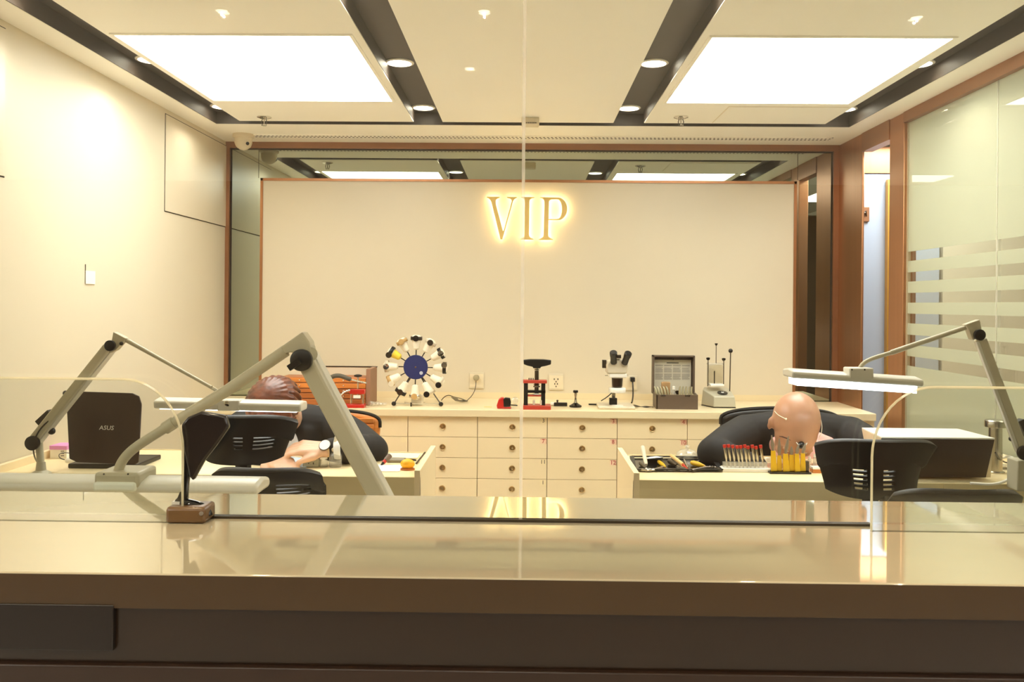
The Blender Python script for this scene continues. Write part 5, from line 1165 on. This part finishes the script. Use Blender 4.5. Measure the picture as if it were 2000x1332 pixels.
k = MB(); pts = on_head([(1513, 803), (1517, 808), (1522, 812), (1528, 815), (1534, 818)]); k.tube(pts, .0014, 6)
if pts: k.ball(pts[-1]+Vector((.002, -.001, -.001)), .0042, 10, 6)
k.build('cord_clip', m_ivory, man, label='ivory cord end on the forehead')
MB().tube(bez([P(1596, 803, 2.99), P(1606, 820, 2.96), P(1610, 842, 2.95), P(1598, 858, 2.94)], 14), .0011, 6).build('headband_wire', m_ivory, man)
lc = on_head([(1564, 866)], .004) or [P(1564, 866, 2.92)]
lc = lc[0]
MB().lathe([(.010, 0), (.012, .004), (.011, .014), (.008, .016)], lc, ax=(.05, -.75, -.65)).build('eye_loupe', m_blackg, man)
MB().tube(bez([lc+Vector((-.016, -.004, .004)), lc+Vector((-.008, -.016, -.012)), lc+Vector((.010, -.016, -.010)), lc+Vector((.02, -.002, .002))], 10), .0016, 6).build('loupe_wire', m_white, man)
# seated person with auburn hair ---------------------------------------
Hc2 = P(538, 812, 2.98)
shR2, shL2 = P(478, 836, 3.27), P(655, 834, 3.27)
lady, q2, (R2, F2, U2) = person('person with auburn hair in a black suit bent over the left workbench', X(568, 3.4, 850), Hc2, (-.05, -.60, -.80), .06,
    shR2, shL2, P(440, 890, 3.04), P(728, 880, 3.04), P(528, 896, 2.92), P(638, 878, 2.90), 3.46, .95,
    hf=(((.5, -.5, -.05), (.3, 0, -1)), ((-.96, -.05, .07), (0, .35, -.94))), curl=(.5, .55))
hb_ = MB(); Rm = Matrix((R2, F2, U2)).transposed()
hb_.ball(q2(0, -.022, .036), (.083, .100, .086), 30, 20, Rm)
for i in range(-10, 11):
    a = i/10; p0 = q2(.012, .045, .112); p1 = q2(.068*a, .10*(1-abs(a)*.4), .085-.02*abs(a)); p2 = q2(.090*a, .090*(1-abs(a)*.75), .025)
    limb(hb_, bez([p0, p1, p2], 6), [.006, .009, .011, .012, .011, .009, .005], 8)
for i in range(22):
    a = 2*math.pi*i/22; p0 = q2(.01, .0, .120); p1 = q2(.092*math.cos(a), -.03+.092*math.sin(a), .108); p2 = q2(.090*math.cos(a), -.03+.108*math.sin(a), .02)
    limb(hb_, bez([p0, p1, p2], 6), [.008, .010, .012, .013, .013, .011, .008], 8)
blend('hair', hb_, m_hair, lady, .0038, 1)
ch2 = (shR2+shL2)/2
s_ = MB(); s_.ball(ch2+Vector((0, -.080, -.075)), (.06, .050, .09), 22, 14); limb(s_, [ch2+Vector((-.05, -.03, .02)), ch2+Vector((0, 0, .03)), ch2+Vector((.05, -.03, .02))], [.03, .04, .03]); blend('shirt', s_, m_shirt, lady, .007, 2)
w0 = P(638, 878, 2.90); fd = Vector((-.96, -.10, -.04)).normalized()
MB().lathe([(.033, -.010), (.035, 0), (.033, .010)], w0-fd*.036, ax=fd, n=22).build('shirt_cuff', m_shirt, lady)
wc = w0-fd*.002; t = thing('wrist_watch', 'large white-faced wristwatch on the arm of the person with auburn hair', 'wristwatch', wc)
MB().lathe([(.027, -.009), (.029, -.008), (.029, .008), (.027, .009)], wc, ax=fd, n=22).build('strap', mat('beige_strap', (226, 196, 150), .5), t)
up_ = Vector((-.1, -.75, .6)).normalized(); cc = wc+up_*.027
MB().lathe([(.019, 0), (.0205, .003), (.019, .005)], cc, ax=up_, n=28).build('case_ring', m_dsteel, t); MB().lathe([(.018, .005), (.001, .0055)], cc, ax=up_, n=28).build('dial', m_white, t)
